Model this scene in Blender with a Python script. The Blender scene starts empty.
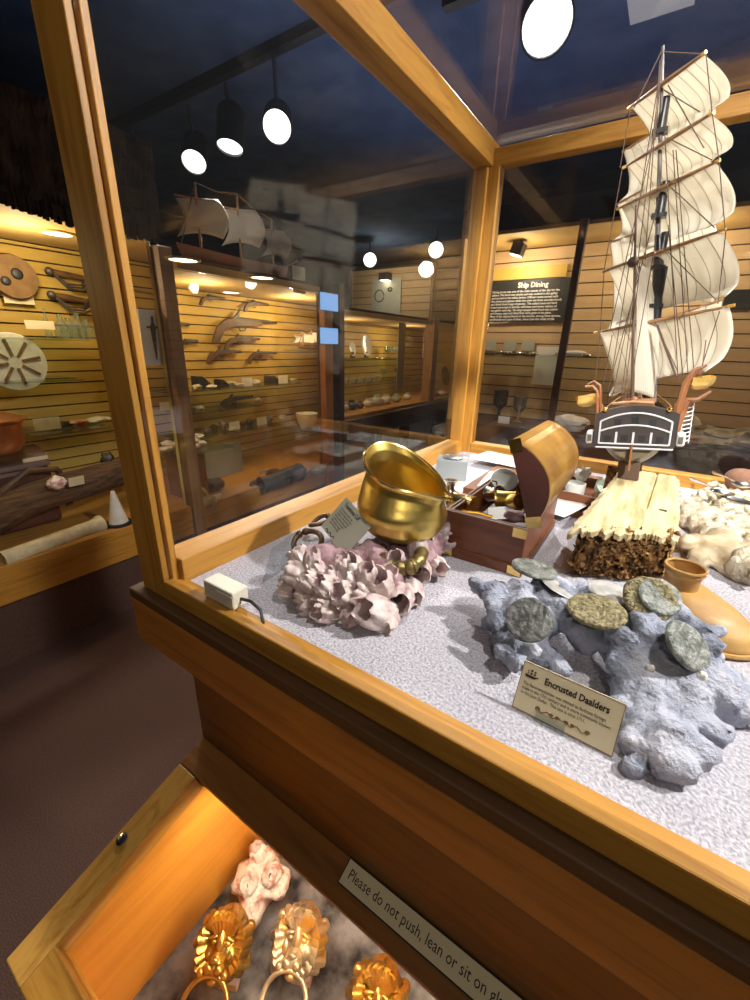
import bpy, math, random
from mathutils import Vector as V, Matrix, noise, Euler
random.seed(7)
PI = math.pi
R3 = [[0.8302979283971809, 0.5567483738943472, 0.025230899015107056], [0.21371349478628163, -0.2762539976303777, -0.937022022653506], [-0.5147153506991455, 0.7833996278767521, -0.34835776264541374]]
F = 416.0
CAM = V((0, 0, 1.15))
RM = Matrix(R3)
def ray(px, py): return RM.transposed() @ V(((px - 375) / F, (py - 500) / F, 1.0))
def onz(px, py, z):
    d = ray(px, py); return CAM + d * ((z - 1.15) / d.z)
def onx(px, py, x):
    d = ray(px, py); return CAM + d * (x / d.x)
def ony(px, py, y):
    d = ray(px, py); return CAM + d * (y / d.y)

col = bpy.context.scene.collection
# ------------------------------------------------------------------ materials
def new_mat(name):
    m = bpy.data.materials.new(name); m.use_nodes = True
    nt = m.node_tree; b = nt.nodes.get('Principled BSDF')
    return m, nt, b
def noise_ramp(nt, scale, stretch, stops, detail=4, rough=.55, dist=0.0):
    tc = nt.nodes.new('ShaderNodeTexCoord'); mp = nt.nodes.new('ShaderNodeMapping')
    mp.inputs['Scale'].default_value = stretch
    nt.links.new(tc.outputs['Object'], mp.inputs['Vector'])
    n = nt.nodes.new('ShaderNodeTexNoise'); n.inputs['Scale'].default_value = scale
    n.inputs['Detail'].default_value = detail; n.inputs['Roughness'].default_value = rough; n.inputs['Distortion'].default_value = dist
    nt.links.new(mp.outputs['Vector'], n.inputs['Vector'])
    r = nt.nodes.new('ShaderNodeValToRGB'); nt.links.new(n.outputs['Fac'], r.inputs['Fac'])
    els = r.color_ramp.elements
    while len(els) < len(stops): els.new(.5)
    for e, (p, c) in zip(els, stops):
        e.position = p; e.color = (*c, 1)
    return mp, n, r
def mat(name, c1, c2=None, rough=.6, metal=0.0, scale=20, stretch=(1, 1, 1), bump=0.0, bscale=None, lo=.35, hi=.65, detail=4, spec=.5, coat=0, trans=0, c3=None, subs=0):
    m, nt, b = new_mat(name)
    if c2 is None: b.inputs['Base Color'].default_value = (*c1, 1)
    else:
        st = [(lo, c1), (hi, c2)] if c3 is None else [(lo, c1), ((lo + hi) / 2, c2), (hi, c3)]
        mp, n, r = noise_ramp(nt, scale, stretch, st, detail)
        nt.links.new(r.outputs['Color'], b.inputs['Base Color'])
    b.inputs['Roughness'].default_value = rough; b.inputs['Metallic'].default_value = metal
    b.inputs['Specular IOR Level'].default_value = spec; b.inputs['Coat Weight'].default_value = coat
    if coat: b.inputs['Coat Roughness'].default_value = .15
    if subs:
        b.inputs['Subsurface Weight'].default_value = subs; b.inputs['Subsurface Scale'].default_value = .01
    if bump:
        mp2, n2, r2 = noise_ramp(nt, bscale or scale, stretch, [(.3, (0, 0, 0)), (.7, (1, 1, 1))], 6)
        bp = nt.nodes.new('ShaderNodeBump'); bp.inputs['Strength'].default_value = bump; bp.inputs['Distance'].default_value = .002
        nt.links.new(r2.outputs['Color'], bp.inputs['Height']); nt.links.new(bp.outputs['Normal'], b.inputs['Normal'])
    return m
def wood(name, c1, c2, axis='X', rough=.45, k=1.0, knots=True):
    m, nt, b = new_mat(name)
    st = {'X': (1.2, 16, 16), 'Y': (16, 1.2, 16), 'Z': (16, 16, 1.2)}[axis]
    st = tuple(s * k for s in st)
    mp, n, r = noise_ramp(nt, 5, st, [(.3, c1), (.55, c2), (.7, tuple((a + 2 * q) / 3 for a, q in zip(c1, c2)))], 5, .6, .6)
    out = r.outputs['Color']
    if knots:
        v = nt.nodes.new('ShaderNodeTexVoronoi'); v.inputs['Scale'].default_value = 5.0 * k
        mp2 = nt.nodes.new('ShaderNodeMapping'); tc = nt.nodes.new('ShaderNodeTexCoord')
        mp2.inputs['Scale'].default_value = {'X': (.6, 1, 1), 'Y': (1, .6, 1), 'Z': (1, 1, .6)}[axis]
        nt.links.new(tc.outputs['Object'], mp2.inputs['Vector']); nt.links.new(mp2.outputs['Vector'], v.inputs['Vector'])
        kr = nt.nodes.new('ShaderNodeValToRGB'); kr.color_ramp.elements[0].position = .03; kr.color_ramp.elements[1].position = .07
        kr.color_ramp.elements[0].color = (.28, .28, .28, 1); kr.color_ramp.elements[1].color = (1, 1, 1, 1)
        nt.links.new(v.outputs['Distance'], kr.inputs['Fac'])
        mx = nt.nodes.new('ShaderNodeMix'); mx.data_type = 'RGBA'; mx.blend_type = 'MULTIPLY'; mx.inputs[0].default_value = 1
        nt.links.new(out, mx.inputs[6]); nt.links.new(kr.outputs['Color'], mx.inputs[7]); out = mx.outputs[2]
    nt.links.new(out, b.inputs['Base Color'])
    b.inputs['Roughness'].default_value = rough; b.inputs['Specular IOR Level'].default_value = .4
    bp = nt.nodes.new('ShaderNodeBump'); bp.inputs['Strength'].default_value = .12; bp.inputs['Distance'].default_value = .001
    nt.links.new(n.outputs['Fac'], bp.inputs['Height']); nt.links.new(bp.outputs['Normal'], b.inputs['Normal'])
    return m
def emis(name, c, s):
    m, nt, b = new_mat(name); nt.nodes.remove(b)
    e = nt.nodes.new('ShaderNodeEmission'); e.inputs['Color'].default_value = (*c, 1); e.inputs['Strength'].default_value = s
    nt.links.new(e.outputs[0], nt.nodes['Material Output'].inputs[0]); return m
def pane_mat(name, tint=(1, 1, 1), base=.04, dust=0.0, gloss_rough=0.0):
    """clear glass sheet: see-through with a Fresnel reflection (and a trace of dust)"""
    m, nt, b = new_mat(name); nt.nodes.remove(b); N = nt.nodes.new
    t = N('ShaderNodeBsdfTransparent'); t.inputs[0].default_value = (*tint, 1)
    g = N('ShaderNodeBsdfGlossy'); g.inputs['Roughness'].default_value = gloss_rough
    lw = N('ShaderNodeLayerWeight'); lw.inputs['Blend'].default_value = .5
    pw = N('ShaderNodeMath'); pw.operation = 'POWER'; pw.inputs[1].default_value = 5
    ml = N('ShaderNodeMath'); ml.operation = 'MULTIPLY_ADD'; ml.inputs[1].default_value = 1 - base; ml.inputs[2].default_value = base
    nt.links.new(lw.outputs['Facing'], pw.inputs[0]); nt.links.new(pw.outputs[0], ml.inputs[0])
    mx = N('ShaderNodeMixShader'); nt.links.new(ml.outputs[0], mx.inputs[0]); nt.links.new(t.outputs[0], mx.inputs[1]); nt.links.new(g.outputs[0], mx.inputs[2])
    o = mx.outputs[0]
    if dust:
        d = N('ShaderNodeBsdfDiffuse'); d.inputs[0].default_value = (.7, .75, .8, 1)
        m2 = N('ShaderNodeMixShader'); m2.inputs[0].default_value = dust
        nt.links.new(o, m2.inputs[1]); nt.links.new(d.outputs[0], m2.inputs[2]); o = m2.outputs[0]
    nt.links.new(o, nt.nodes['Material Output'].inputs[0]); return m

pine = {a: wood('pine_' + a, (.31, .125, .015), (.51, .25, .042), a) for a in 'XYZ'}
pine_d = {a: wood('stained_pine_' + a, (.30, .105, .018), (.46, .18, .03), a) for a in 'XYZ'}
dark_wood = {a: wood('dark_wood_' + a, (.035, .014, .008), (.08, .032, .015), a, knots=False) for a in 'XYZ'}
cab_wood = wood('orange_plywood', (.62, .25, .03), (.75, .34, .05), 'Y', .5, .5)
M = dict(
    glass=pane_mat('case_glass', base=.04, dust=.003), wglass=pane_mat('wall_case_glass', base=.02, dust=.004),
    shelf_glass=pane_mat('shelf_glass', (.82, .9, .85), .06), acrylic=pane_mat('acrylic', (.93, .96, .97), .07, .03),
    bottle=pane_mat('greenish_glass', (.75, .85, .75), .12, .08, .1),
    floor=mat('carpet_floor', (.075, .042, .034), (.125, .075, .06), .95, scale=350, bump=.5, spec=.1),
    ceil=mat('navy_ceiling', (.07, .11, .20), (.10, .15, .26), .9, scale=6, spec=.1),
    wallp=mat('dark_wall', (.02, .014, .014), (.03, .022, .022), .9, scale=5, spec=.1),
    slat=mat('slatwall_yellow', (.50, .33, .07), (.58, .40, .10), .5, scale=4, stretch=(1, 1, 6), spec=.3),
    slat_far=mat('slatwall_tan', (.58, .40, .20), (.66, .47, .25), .5, scale=4, stretch=(1, 1, 6), spec=.3),
    groove=mat('groove_dark', (.05, .03, .015), rough=.8),
    soffit=mat('soffit_tan', (.40, .25, .07), (.46, .30, .09), .8, scale=4),
    thatch=mat('thatch', (.016, .009, .006), (.038, .021, .012), .95, scale=60, stretch=(1, 1, .2), bump=.8),
    lamp=emis('lamp_white', (1, .97, .9), 3.5), wlamp=emis('downlight_warm', (1, .85, .6), 8),
    black=mat('black_metal', (.012, .012, .014), rough=.5), blackp=mat('black_paint', (.02, .02, .022), (.035, .035, .035), .35, scale=30),
    card=mat('cream_card', (.72, .64, .42), (.78, .70, .48), .7, scale=6), white_card=mat('white_card', (.8, .8, .76), rough=.7),
    grey_card=mat('grey_card', (.46, .47, .38), (.52, .53, .43), .6, scale=8),
    ink=mat('black_ink', (.02, .018, .015), rough=.8), brown_ink=mat('brown_ink', (.22, .11, .03), rough=.8), white_ink=mat('white_ink', (.85, .85, .82), rough=.7),
    plastic=mat('cream_plastic', (.74, .70, .58), rough=.4), cable=mat('cable_black', (.02, .02, .02), rough=.4),
    brass=mat('old_brass', (.56, .39, .085), (.76, .57, .17), .34, 1.0, scale=18, bump=.15, bscale=40, lo=.3, hi=.7),
    brass2=mat('bright_brass', (.75, .5, .15), (.85, .6, .2), .2, 1.0, scale=30),
    bronze=mat('bronze_dark', (.10, .055, .03), (.20, .12, .06), .42, .7, scale=60, bump=.3),
    bronze_g=mat('bronze_olive', (.13, .09, .03), (.28, .21, .08), .4, .7, scale=50, bump=.4),
    silver=mat('pewter', (.55, .53, .5), (.72, .7, .67), .22, 1.0, scale=30), dull=mat('dull_steel', (.35, .36, .37), (.5, .5, .5), .35, 1.0, scale=30),
    barn=mat('barnacle_shell', (.36, .20, .23), (.62, .50, .48), .45, scale=70, stretch=(1, 1, .6), bump=.6, c3=(.74, .66, .62), lo=.33, hi=.64, detail=6),
    barn_shade=mat('barnacle_hollow_shade', (.09, .035, .03), rough=.6), rockp=mat('purple_rock', (.20, .10, .11), (.46, .30, .33), .8, scale=60, bump=.8),
    coral=mat('blue_coral', (.15, .16, .20), (.37, .40, .50), .85, scale=28, bump=.9, bscale=220, c3=(.60, .60, .68), lo=.32, hi=.66, detail=9, spec=.2),
    bump_white=mat('white_coral', (.42, .35, .23), (.72, .66, .52), .8, scale=70, bump=1, bscale=150),
    coin_d=mat('coin_grey', (.07, .08, .08), (.27, .27, .26), .55, .4, scale=130, bump=.8, detail=8), coin_s=mat('coin_green_grey', (.12, .14, .12), (.36, .37, .34), .5, .4, scale=140, bump=.9, detail=8),
    coin_g=mat('coin_gritty_gold', (.13, .11, .05), (.52, .44, .24), .7, .15, scale=330, bump=1, detail=6), coin_w=mat('coin_pale', (.45, .45, .42), (.68, .68, .66), .4, .4, scale=80, bump=.4),
    block_top=mat('bleached_timber', (.36, .27, .12), (.62, .52, .31), .75, scale=14, stretch=(7, .8, 7), bump=.5),
    crust=mat('wormy_timber', (.035, .016, .008), (.30, .15, .045), .85, scale=110, bump=1, detail=8, c3=(.68, .42, .14), lo=.35, hi=.72),
    crust_b=mat('blue_stained_timber', (.03, .045, .05), (.12, .14, .13), .85, scale=60, bump=1),
    hull=mat('hull_black', (.035, .030, .028), (.06, .05, .045), .4, scale=30), hull_low=mat('hull_olive', (.10, .085, .05), (.18, .15, .10), .35, scale=10, stretch=(1, .4, 3)),
    trimw=mat('silver_paint', (.55, .55, .58), rough=.5), gold=mat('gold_paint', (.75, .45, .10), (.85, .6, .2), .3, .6, scale=50),
    rig=mat('rigging_brown', (.10, .06, .04), rough=.8), spar=wood('spar_wood', (.22, .11, .05), (.36, .2, .09), 'X', .5, 4, False), mast=mat('mast_grey', (.10, .09, .09), (.22, .19, .17), .5, scale=40),
    ship_brown=wood('ship_brown', (.16, .055, .02), (.30, .12, .045), 'Z', .45, 4, False),
    maroon=mat('maroon_leather', (.06, .016, .010), (.09, .025, .015), .5, scale=30), chest=mat('mahogany', (.12, .034, .009), (.19, .058, .015), .4, scale=12, stretch=(1, 4, 8)),
    lid=mat('gilded_wood', (.20, .09, .014), (.40, .21, .035), .33, .35, scale=22, bump=.2, lo=.3, hi=.7),
    ceramic=mat('ceramic_white', (.75, .77, .74), rough=.2), ceramic_g=mat('celadon', (.55, .62, .54), rough=.2), grey_plastic=mat('grey_box', (.27, .30, .31), (.33, .35, .36), .5, scale=20),
    clay=mat('tan_leather', (.40, .21, .055), (.60, .36, .12), .5, scale=25, bump=.2), fungus=mat('cream_shell', (.32, .24, .13), (.62, .53, .38), .6, scale=18, bump=.4, stretch=(1, 1, 3)),
    rocky=mat('grey_green_rock', (.16, .14, .09), (.40, .37, .27), .9, scale=14, bump=1, bscale=30), log=mat('driftwood_dark', (.035, .02, .01), (.15, .08, .035), .85, scale=12, stretch=(6, .6, 6), bump=1),
    bone=mat('pale_column', (.45, .38, .22), (.66, .58, .38), .8, scale=20, bump=.5), copper=mat('copper', (.70, .27, .10), (.8, .36, .16), .3, .9, scale=10),
    gun=mat('gun_wood', (.07, .035, .02), (.14, .07, .035), .5, scale=20), iron=mat('iron_dark', (.05, .045, .04), (.11, .10, .09), .5, .5, scale=40),
    stonewheel=mat('millstone_brown', (.16, .09, .035), (.22, .13, .055), .9, scale=30, bump=.4), red=mat('red_print', (.55, .10, .05), (.8, .5, .4), .6, scale=14),
    yellow_rock=mat('ochre_rock', (.38, .26, .08), (.58, .42, .16), .9, scale=30, bump=1), shell=mat('shell_white', (.7, .66, .56), (.85, .82, .75), .5, scale=30, bump=.4),
    pink=mat('pink_barnacle', (.62, .30, .27), (.92, .82, .80), .4, scale=60, bump=1, lo=.4, hi=.52, detail=7), marble=mat('grey_marble_cloth', (.02, .02, .025), (.26, .26, .29), .75, scale=22, bump=.5, detail=8, lo=.38, hi=.62),
    glossgold=mat('aged_gilt', (.42, .24, .05), (.70, .46, .13), .3, .9, scale=60, bump=.25), giltgrey=mat('worn_gilt', (.35, .28, .2), (.62, .5, .34), .38, .75, scale=40, bump=.5, c3=(.75, .42, .06)),
    blue_refl=emis('blue_reflection_glow', (.25, .5, .95), .9), sign_black=mat('sign_black', (.018, .022, .018), rough=.5), amber=mat('amber_band', (.62, .42, .08), rough=.5),
    cork=mat('grey_panel', (.22, .22, .16), (.27, .27, .2), .6, scale=8),
)
def carpet_mat():
    m, nt, b = new_mat('case_floor_granules')
    mp, n, r = noise_ramp(nt, 420, (1, 1, 1), [(.35, (.36, .35, .40)), (.62, (.66, .64, .70))], 3)
    mp2, n2, r2 = noise_ramp(nt, 9, (1, 1, 1), [(.3, (.84, .84, .86)), (.7, (1, 1, 1))], 2)
    mx = nt.nodes.new('ShaderNodeMix'); mx.data_type = 'RGBA'; mx.blend_type = 'MULTIPLY'; mx.inputs[0].default_value = 1
    nt.links.new(r.outputs[0], mx.inputs[6]); nt.links.new(r2.outputs[0], mx.inputs[7]); nt.links.new(mx.outputs[2], b.inputs['Base Color'])
    b.inputs['Roughness'].default_value = .75
    bp = nt.nodes.new('ShaderNodeBump'); bp.inputs['Strength'].default_value = .9; bp.inputs['Distance'].default_value = .002
    nt.links.new(n.outputs['Fac'], bp.inputs['Height']); nt.links.new(bp.outputs['Normal'], b.inputs['Normal']); return m
M['granules'] = carpet_mat()
def sail_mat():
    m, nt, b = new_mat('sail_cloth'); nt.nodes.remove(b); N = nt.nodes.new
    uv = N('ShaderNodeUVMap'); sp = N('ShaderNodeSeparateXYZ'); nt.links.new(uv.outputs[0], sp.inputs[0])
    ml = N('ShaderNodeMath'); ml.operation = 'MULTIPLY'; ml.inputs[1].default_value = 9; nt.links.new(sp.outputs[0], ml.inputs[0])
    fr = N('ShaderNodeMath'); fr.operation = 'FRACT'; nt.links.new(ml.outputs[0], fr.inputs[0])
    r = N('ShaderNodeValToRGB'); r.color_ramp.elements[0].position = .04; r.color_ramp.elements[1].position = .07
    r.color_ramp.elements[0].color = (.42, .36, .27, 1); r.color_ramp.elements[1].color = (.88, .84, .74, 1)
    nt.links.new(fr.outputs[0], r.inputs[0])
    d = N('ShaderNodeBsdfDiffuse'); t = N('ShaderNodeBsdfTranslucent'); nt.links.new(r.outputs[0], d.inputs[0]); nt.links.new(r.outputs[0], t.inputs[0])
    mx = N('ShaderNodeMixShader'); mx.inputs[0].default_value = .5; nt.links.new(d.outputs[0], mx.inputs[1]); nt.links.new(t.outputs[0], mx.inputs[2])
    nt.links.new(mx.outputs[0], nt.nodes['Material Output'].inputs[0]); return m
M['sail'] = sail_mat()
M['sail_far'] = mat('sail_cloth_far', (.50, .48, .42), (.60, .58, .52), .8, scale=10)

# ------------------------------------------------------------------ objects
ROOT = {}
def rx(a): return Matrix.Rotation(a, 4, 'X')
def ry(a): return Matrix.Rotation(a, 4, 'Y')
def rz(a): return Matrix.Rotation(a, 4, 'Z')
def T(v): return Matrix.Translation(V(v))
def props(o, label, cat, group=None, kind=None):
    if label: o['label'] = label
    if cat: o['category'] = cat
    if group: o['group'] = group
    if kind: o['kind'] = kind
def thing(name, label, cat, loc=(0, 0, 0), rot=(0, 0, 0), group=None):
    o = bpy.data.objects.new(name, None); col.objects.link(o); o.empty_display_size = .02
    o.location = loc; o.rotation_euler = rot; props(o, label, cat, group)
    ROOT[o.name] = T(loc) @ Euler(rot).to_matrix().to_4x4()
    return o
def dup(root, loc, rot, label=None, group=None):
    def rec(o, par):
        c = o.copy(); col.objects.link(c)
        if par: c.parent = par
        for ch in [q for q in bpy.data.objects if q.parent == o and q != c]: rec(ch, c)
        return c
    c = rec(root, None); c.location = loc; c.rotation_euler = rot
    if label: c['label'] = label
    if group: c['group'] = group
    return c
class MB:
    def __init__(s): s.v = []; s.f = []; s.m = []; s.mi = 0; s.uv = {}
    def add(s, vs, fs, mi=None):
        b = len(s.v); s.v += [V(p) for p in vs]; s.f += [[i + b for i in f] for f in fs]; s.m += [s.mi if mi is None else mi] * len(fs); return b
    def box(s, lo, hi, X=None):
        x0, y0, z0 = lo; x1, y1, z1 = hi
        vs = [V(p) for p in ((x0, y0, z0), (x1, y0, z0), (x1, y1, z0), (x0, y1, z0), (x0, y0, z1), (x1, y0, z1), (x1, y1, z1), (x0, y1, z1))]
        if X is not None: vs = [X @ p for p in vs]
        s.add(vs, [(3, 2, 1, 0), (4, 5, 6, 7), (0, 1, 5, 4), (1, 2, 6, 5), (2, 3, 7, 6), (3, 0, 4, 7)]); return s
    def surf(s, fn, nu, nv, cu=False, cv=False, uv=False, mi=None):
        vs = []; mu = nu if cu else nu + 1; mv = nv if cv else nv + 1
        for j in range(mv):
            for i in range(mu): vs.append(V(fn(i / nu, j / nv)))
        fs = []
        for j in range(nv):
            for i in range(nu):
                fs.append((j * mu + i, j * mu + (i + 1) % mu, ((j + 1) % mv) * mu + (i + 1) % mu, ((j + 1) % mv) * mu + i))
        fi = len(s.f); s.add(vs, fs, mi)
        if uv:
            k = 0
            for j in range(nv):
                for i in range(nu):
                    s.uv[fi + k] = [(i / nu, j / nv), ((i + 1) / nu, j / nv), ((i + 1) / nu, (j + 1) / nv), (i / nu, (j + 1) / nv)]; k += 1
        return s
    def ell(s, c, r, X=None, nu=16, nv=10, disp=0, dsc=20, seed=0):
        c = V(c); r = V((r, r, r)) if not hasattr(r, '__len__') else V(r)
        def fn(u, v):
            a = u * 2 * PI; b = PI * (v * .996 + .002)
            d = V((math.cos(a) * math.sin(b), math.sin(a) * math.sin(b), -math.cos(b)))
            k = 1 + (disp * noise.fractal(d * dsc + V((seed, seed * 2, 0)), 1, 2, 4) if disp else 0)
            p = V((d.x * r.x, d.y * r.y, d.z * r.z)) * k
            return (X @ p if X is not None else p) + c
        return s.surf(fn, nu, nv, cu=True)
    def lathe(s, prof, X=None, n=24, fn2=None, mi=None):
        P = prof
        def fn(u, v):
            t = v * (len(P) - 1); i = min(int(t), len(P) - 2); f = t - i
            r = P[i][0] * (1 - f) + P[i + 1][0] * f; z = P[i][1] * (1 - f) + P[i + 1][1] * f
            p = V((r * math.cos(u * 2 * PI), r * math.sin(u * 2 * PI), z))
            if fn2: p = V(fn2(p, u, v))
            return X @ p if X is not None else p
        return s.surf(fn, n, len(P) - 1, cu=True, mi=mi)
    def tube(s, pts, r, n=8, closed=False, flat=1.0):
        pts = [V(p) for p in pts]; L = len(pts)
        rr = r if hasattr(r, '__len__') else [r] * L
        fr = []; up = None
        for i, p in enumerate(pts):
            a = pts[(i - 1) % L] if closed or i > 0 else p; b = pts[(i + 1) % L] if closed or i < L - 1 else p
            t = (b - a).normalized()
            if up is None:
                up = t.orthogonal().normalized()
            up = (up - t * up.dot(t))
            up = up.normalized() if up.length > 1e-6 else t.orthogonal().normalized()
            fr.append((up.copy(), t.cross(up)))
        vs = []
        for p, (a, b), q in zip(pts, fr, rr):
            for k in range(n):
                w = 2 * PI * k / n; vs.append(p + a * math.cos(w) * q + b * math.sin(w) * q * flat)
        fs = []
        for i in range(L if closed else L - 1):
            j = (i + 1) % L
            for k in range(n): fs.append((i * n + k, i * n + (k + 1) % n, j * n + (k + 1) % n, j * n + k))
        if not closed: fs.append(tuple(range(n))[::-1]); fs.append(tuple((L - 1) * n + k for k in range(n)))
        s.add(vs, fs); return s
    def cyl(s, p0, p1, r0, r1=None, n=16): return s.tube([p0, p1], [r0, r0 if r1 is None else r1], n)
    def prism(s, pts, t0, t1, X=None):
        n = len(pts); vs = [V((x, t0, z)) for x, z in pts] + [V((x, t1, z)) for x, z in pts]
        if X is not None: vs = [X @ p for p in vs]
        s.add(vs, [tuple(range(n)), tuple(range(2 * n - 1, n - 1, -1))] + [(i, n + i, n + (i + 1) % n, (i + 1) % n) for i in range(n)]); return s
    def build(s, name, m, parent=None, w=False, smooth=False, bevel=0, loc=None, angle=40):
        me = bpy.data.meshes.new(name)
        vs = s.v
        if parent is not None and w:
            I = ROOT[parent.name].inverted(); vs = [I @ p for p in vs]
        if parent is None and loc is None and vs:
            loc = V((sum(p.x for p in vs) / len(vs), sum(p.y for p in vs) / len(vs), min(p.z for p in vs)))
        if loc is not None and parent is None: vs = [p - V(loc) for p in vs]
        me.from_pydata([tuple(p) for p in vs], [], s.f)
        for q in (m if isinstance(m, (list, tuple)) else [m]): me.materials.append(q)
        me.polygons.foreach_set('material_index', s.m)
        if s.uv:
            ul = me.uv_layers.new(name='UVMap')
            for fi, c in s.uv.items():
                for li, q in zip(me.polygons[fi].loop_indices, c): ul.data[li].uv = q
        if smooth: me.shade_smooth(); me.set_sharp_from_angle(angle=math.radians(angle))
        me.update(); me.validate()
        o = bpy.data.objects.new(name, me); col.objects.link(o)
        if parent is not None:
            o.parent = parent; ROOT[o.name] = ROOT[parent.name]
        elif loc is not None: o.location = loc
        if bevel:
            b = o.modifiers.new('soft_edges', 'BEVEL'); b.width = bevel; b.segments = 2; b.limit_method = 'ANGLE'
        return o
def tag(o, label, cat, group=None, kind=None): props(o, label, cat, group, kind); return o
def baked(obj):
    dg = bpy.context.evaluated_depsgraph_get(); me = bpy.data.meshes.new_from_object(obj.evaluated_get(dg)); return me
def text(s, size, m, parent, X, name='lettering', align='LEFT', spacing=1.0, bold=0.0, xs=1.0):
    c = bpy.data.curves.new('txt', 'FONT'); c.body = s; c.size = size; c.align_x = align; c.space_line = spacing; c.offset = bold; c.resolution_u = 2; c.extrude = size * .01
    o = bpy.data.objects.new('txt', c); col.objects.link(o); bpy.context.view_layer.update()
    me = baked(o); bpy.data.objects.remove(o)
    me.transform(X @ Matrix.Diagonal((xs, 1, 1, 1))); me.materials.clear(); me.materials.append(m); me.name = name
    q = bpy.data.objects.new(name, me); col.objects.link(q); q.parent = parent; return q
def meta(elems, res=.006, thr=.6):
    mb = bpy.data.metaballs.new('m'); mb.resolution = res; mb.threshold = thr
    o = bpy.data.objects.new('m', mb); col.objects.link(o)
    for p, r in elems:
        e = mb.elements.new(); e.co = p; e.radius = r
    bpy.context.view_layer.update(); me = baked(o); bpy.data.objects.remove(o)
    return me
def from_mesh(name, me, m, parent=None, disp=None, loc=None):
    me.name = name; me.materials.clear(); me.materials.append(m)
    import bmesh
    b = bmesh.new(); b.from_mesh(me); seen = set(); isl = []
    b.verts.ensure_lookup_table()
    for v in b.verts:
        if v.index in seen: continue
        st, comp = [v], []; seen.add(v.index)
        while st:
            q = st.pop(); comp.append(q)
            for e in q.link_edges:
                o_ = e.other_vert(q)
                if o_.index not in seen: seen.add(o_.index); st.append(o_)
        isl.append(comp)
    isl.sort(key=len)
    for c in isl[:-1]: bmesh.ops.delete(b, geom=c, context='VERTS')
    b.to_mesh(me); b.free()
    if disp:
        me.update(); nn = [v.normal.copy() for v in me.vertices]
        for v, q in zip(me.vertices, nn):
            d = 0
            for amp, sc in disp: d += amp * noise.noise(V(v.co) * sc)
            v.co = v.co + q * d
    if loc is not None: me.transform(T(-V(loc)))
    me.shade_smooth()
    o = bpy.data.objects.new(name, me); col.objects.link(o)
    if parent: o.parent = parent
    if loc is not None: o.location = loc
    return o
def struct(name, mb, m, **k):
    o = mb.build(name, m, **k); o['kind'] = 'structure'; return o
def rot_to(d):   # rotation taking +Z to d
    return V((0, 0, 1)).rotation_difference(V(d).normalized()).to_matrix().to_4x4()
# ------------------------------------------------------------------ setting
struct('floor', MB().box((-4.2, -2.6, -.1), (4.2, 6.6, 0)), M['floor'])
struct('ceiling', MB().box((-4.2, -2.6, 2.27), (4.2, 6.6, 2.35)), M['ceil'])
struct('wall_left', MB().box((-4.3, -2.6, 0), (-4.2, 6.6, 2.27)), M['wallp'])
struct('wall_right', MB().box((4.2, -2.6, 0), (4.3, 6.6, 2.27)), M['wallp'])
struct('wall_back', MB().box((-4.2, 6.6, 0), (4.2, 6.7, 2.27)), M['wallp'])
struct('wall_front', MB().box((-4.2, -2.7, 0), (4.2, -2.6, 2.27)), M['wallp'])

# ------------------------------------------------------------------ the island display case
DK = .9
XL, XR, YF, YB, ZT = -.39, .98, .221, 1.0, 1.504
case = thing('display_case', 'pine framed glass display case holding the ship model and salvaged relics', 'display case', ((XL + XR) / 2, .6, 0))
def cb(name, lo, hi, m, bevel=.0015, X=None): return MB().box(lo, hi, X).build(name, m, case, w=True, bevel=bevel)
cb('case_floor', (XL - .03, YF - .02, DK - .03), (XR + .03, YB + .03, DK - .004), pine['X'])
g = cb('granule_lining', (XL, YF, DK - .004), (XR, YB, DK), M['granules'], 0); g['kind'] = 'stuff'
# posts (two boards each with the groove that holds the glass)
def post(x0, x1, y0, y1):
    m = MB(); m.box((x0, y0, DK - .02), (x1, y1, ZT + .05)); return m
p = MB().box((-.447, .2, DK - .017), (-.4005, .2065, ZT + .019)).box((-.445, .2065, DK - .017), (-.405, .2095, ZT + .019)).box((-.447, .2095, DK - .017), (-.398, .2165, ZT + .019))
p.build('corner_post', pine['Z'], case, w=True, bevel=.001)
MB().box((-.425, .991, DK - .017), (-.3955, 1.032, ZT - .0005)).box((-.3955, 1.0, DK - .017), (-.3725, 1.032, ZT - .0005)).build('corner_post', pine['Z'], case, w=True, bevel=.001)
MB().box((XR, .2, DK - .017), (XR + .045, .24, ZT + .05)).build('corner_post', pine['Z'], case, w=True, bevel=.001)
MB().box((XR, .99, DK - .017), (XR + .045, 1.032, ZT + .05)).build('corner_post', pine['Z'], case, w=True, bevel=.001)
cb('front_rail', (-.4, .2, DK - .017), (XR + .045, .2105, DK + .006), pine['X'])
cb('glass_stop', (-.397, .2106, DK - .01), (XR, YF, DK + .003), pine['X'], .001)
cb('side_rail', (-.43, .217, DK - .017), (XL, .99, DK + .028), pine['Y'])
cb('side_rail', (XR, .24, DK - .017), (XR + .04, .99, DK + .028), pine['Y'])
cb('back_rail', (-.372, YB, DK - .017), (XR, YB + .032, DK + .025), pine['X'])
cb('top_rail', (-.43, .217, ZT), (-.388, 1.032, ZT + .042), pine['Y'])
cb('top_rail', (XR, .216, ZT), (XR + .04, .99, ZT + .042), pine['Y'])
cb('top_rail', (-.3875, YB, ZT), (XR, YB + .032, ZT + .03), pine['X'])
cb('top_rail', (-.447, .2, ZT + .02), (XR, .2165, ZT + .055), pine['X'])
gl = [('glass_pane', (-.4, .2068, DK + .004), (XR, .2092, ZT + .02)), ('glass_pane', (-.4085, .217, DK + .02), (-.4045, .99, ZT + .01)),
      ('glass_pane', (-.372, 1.012, DK + .02), (XR, 1.016, ZT + .01)), ('glass_pane', (XR + .01, .24, DK + .02), (XR + .014, .99, ZT + .01)), ('glass_pane', (-.41, .22, ZT + .036), (XR + .02, 1.01, ZT + .040))]
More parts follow.
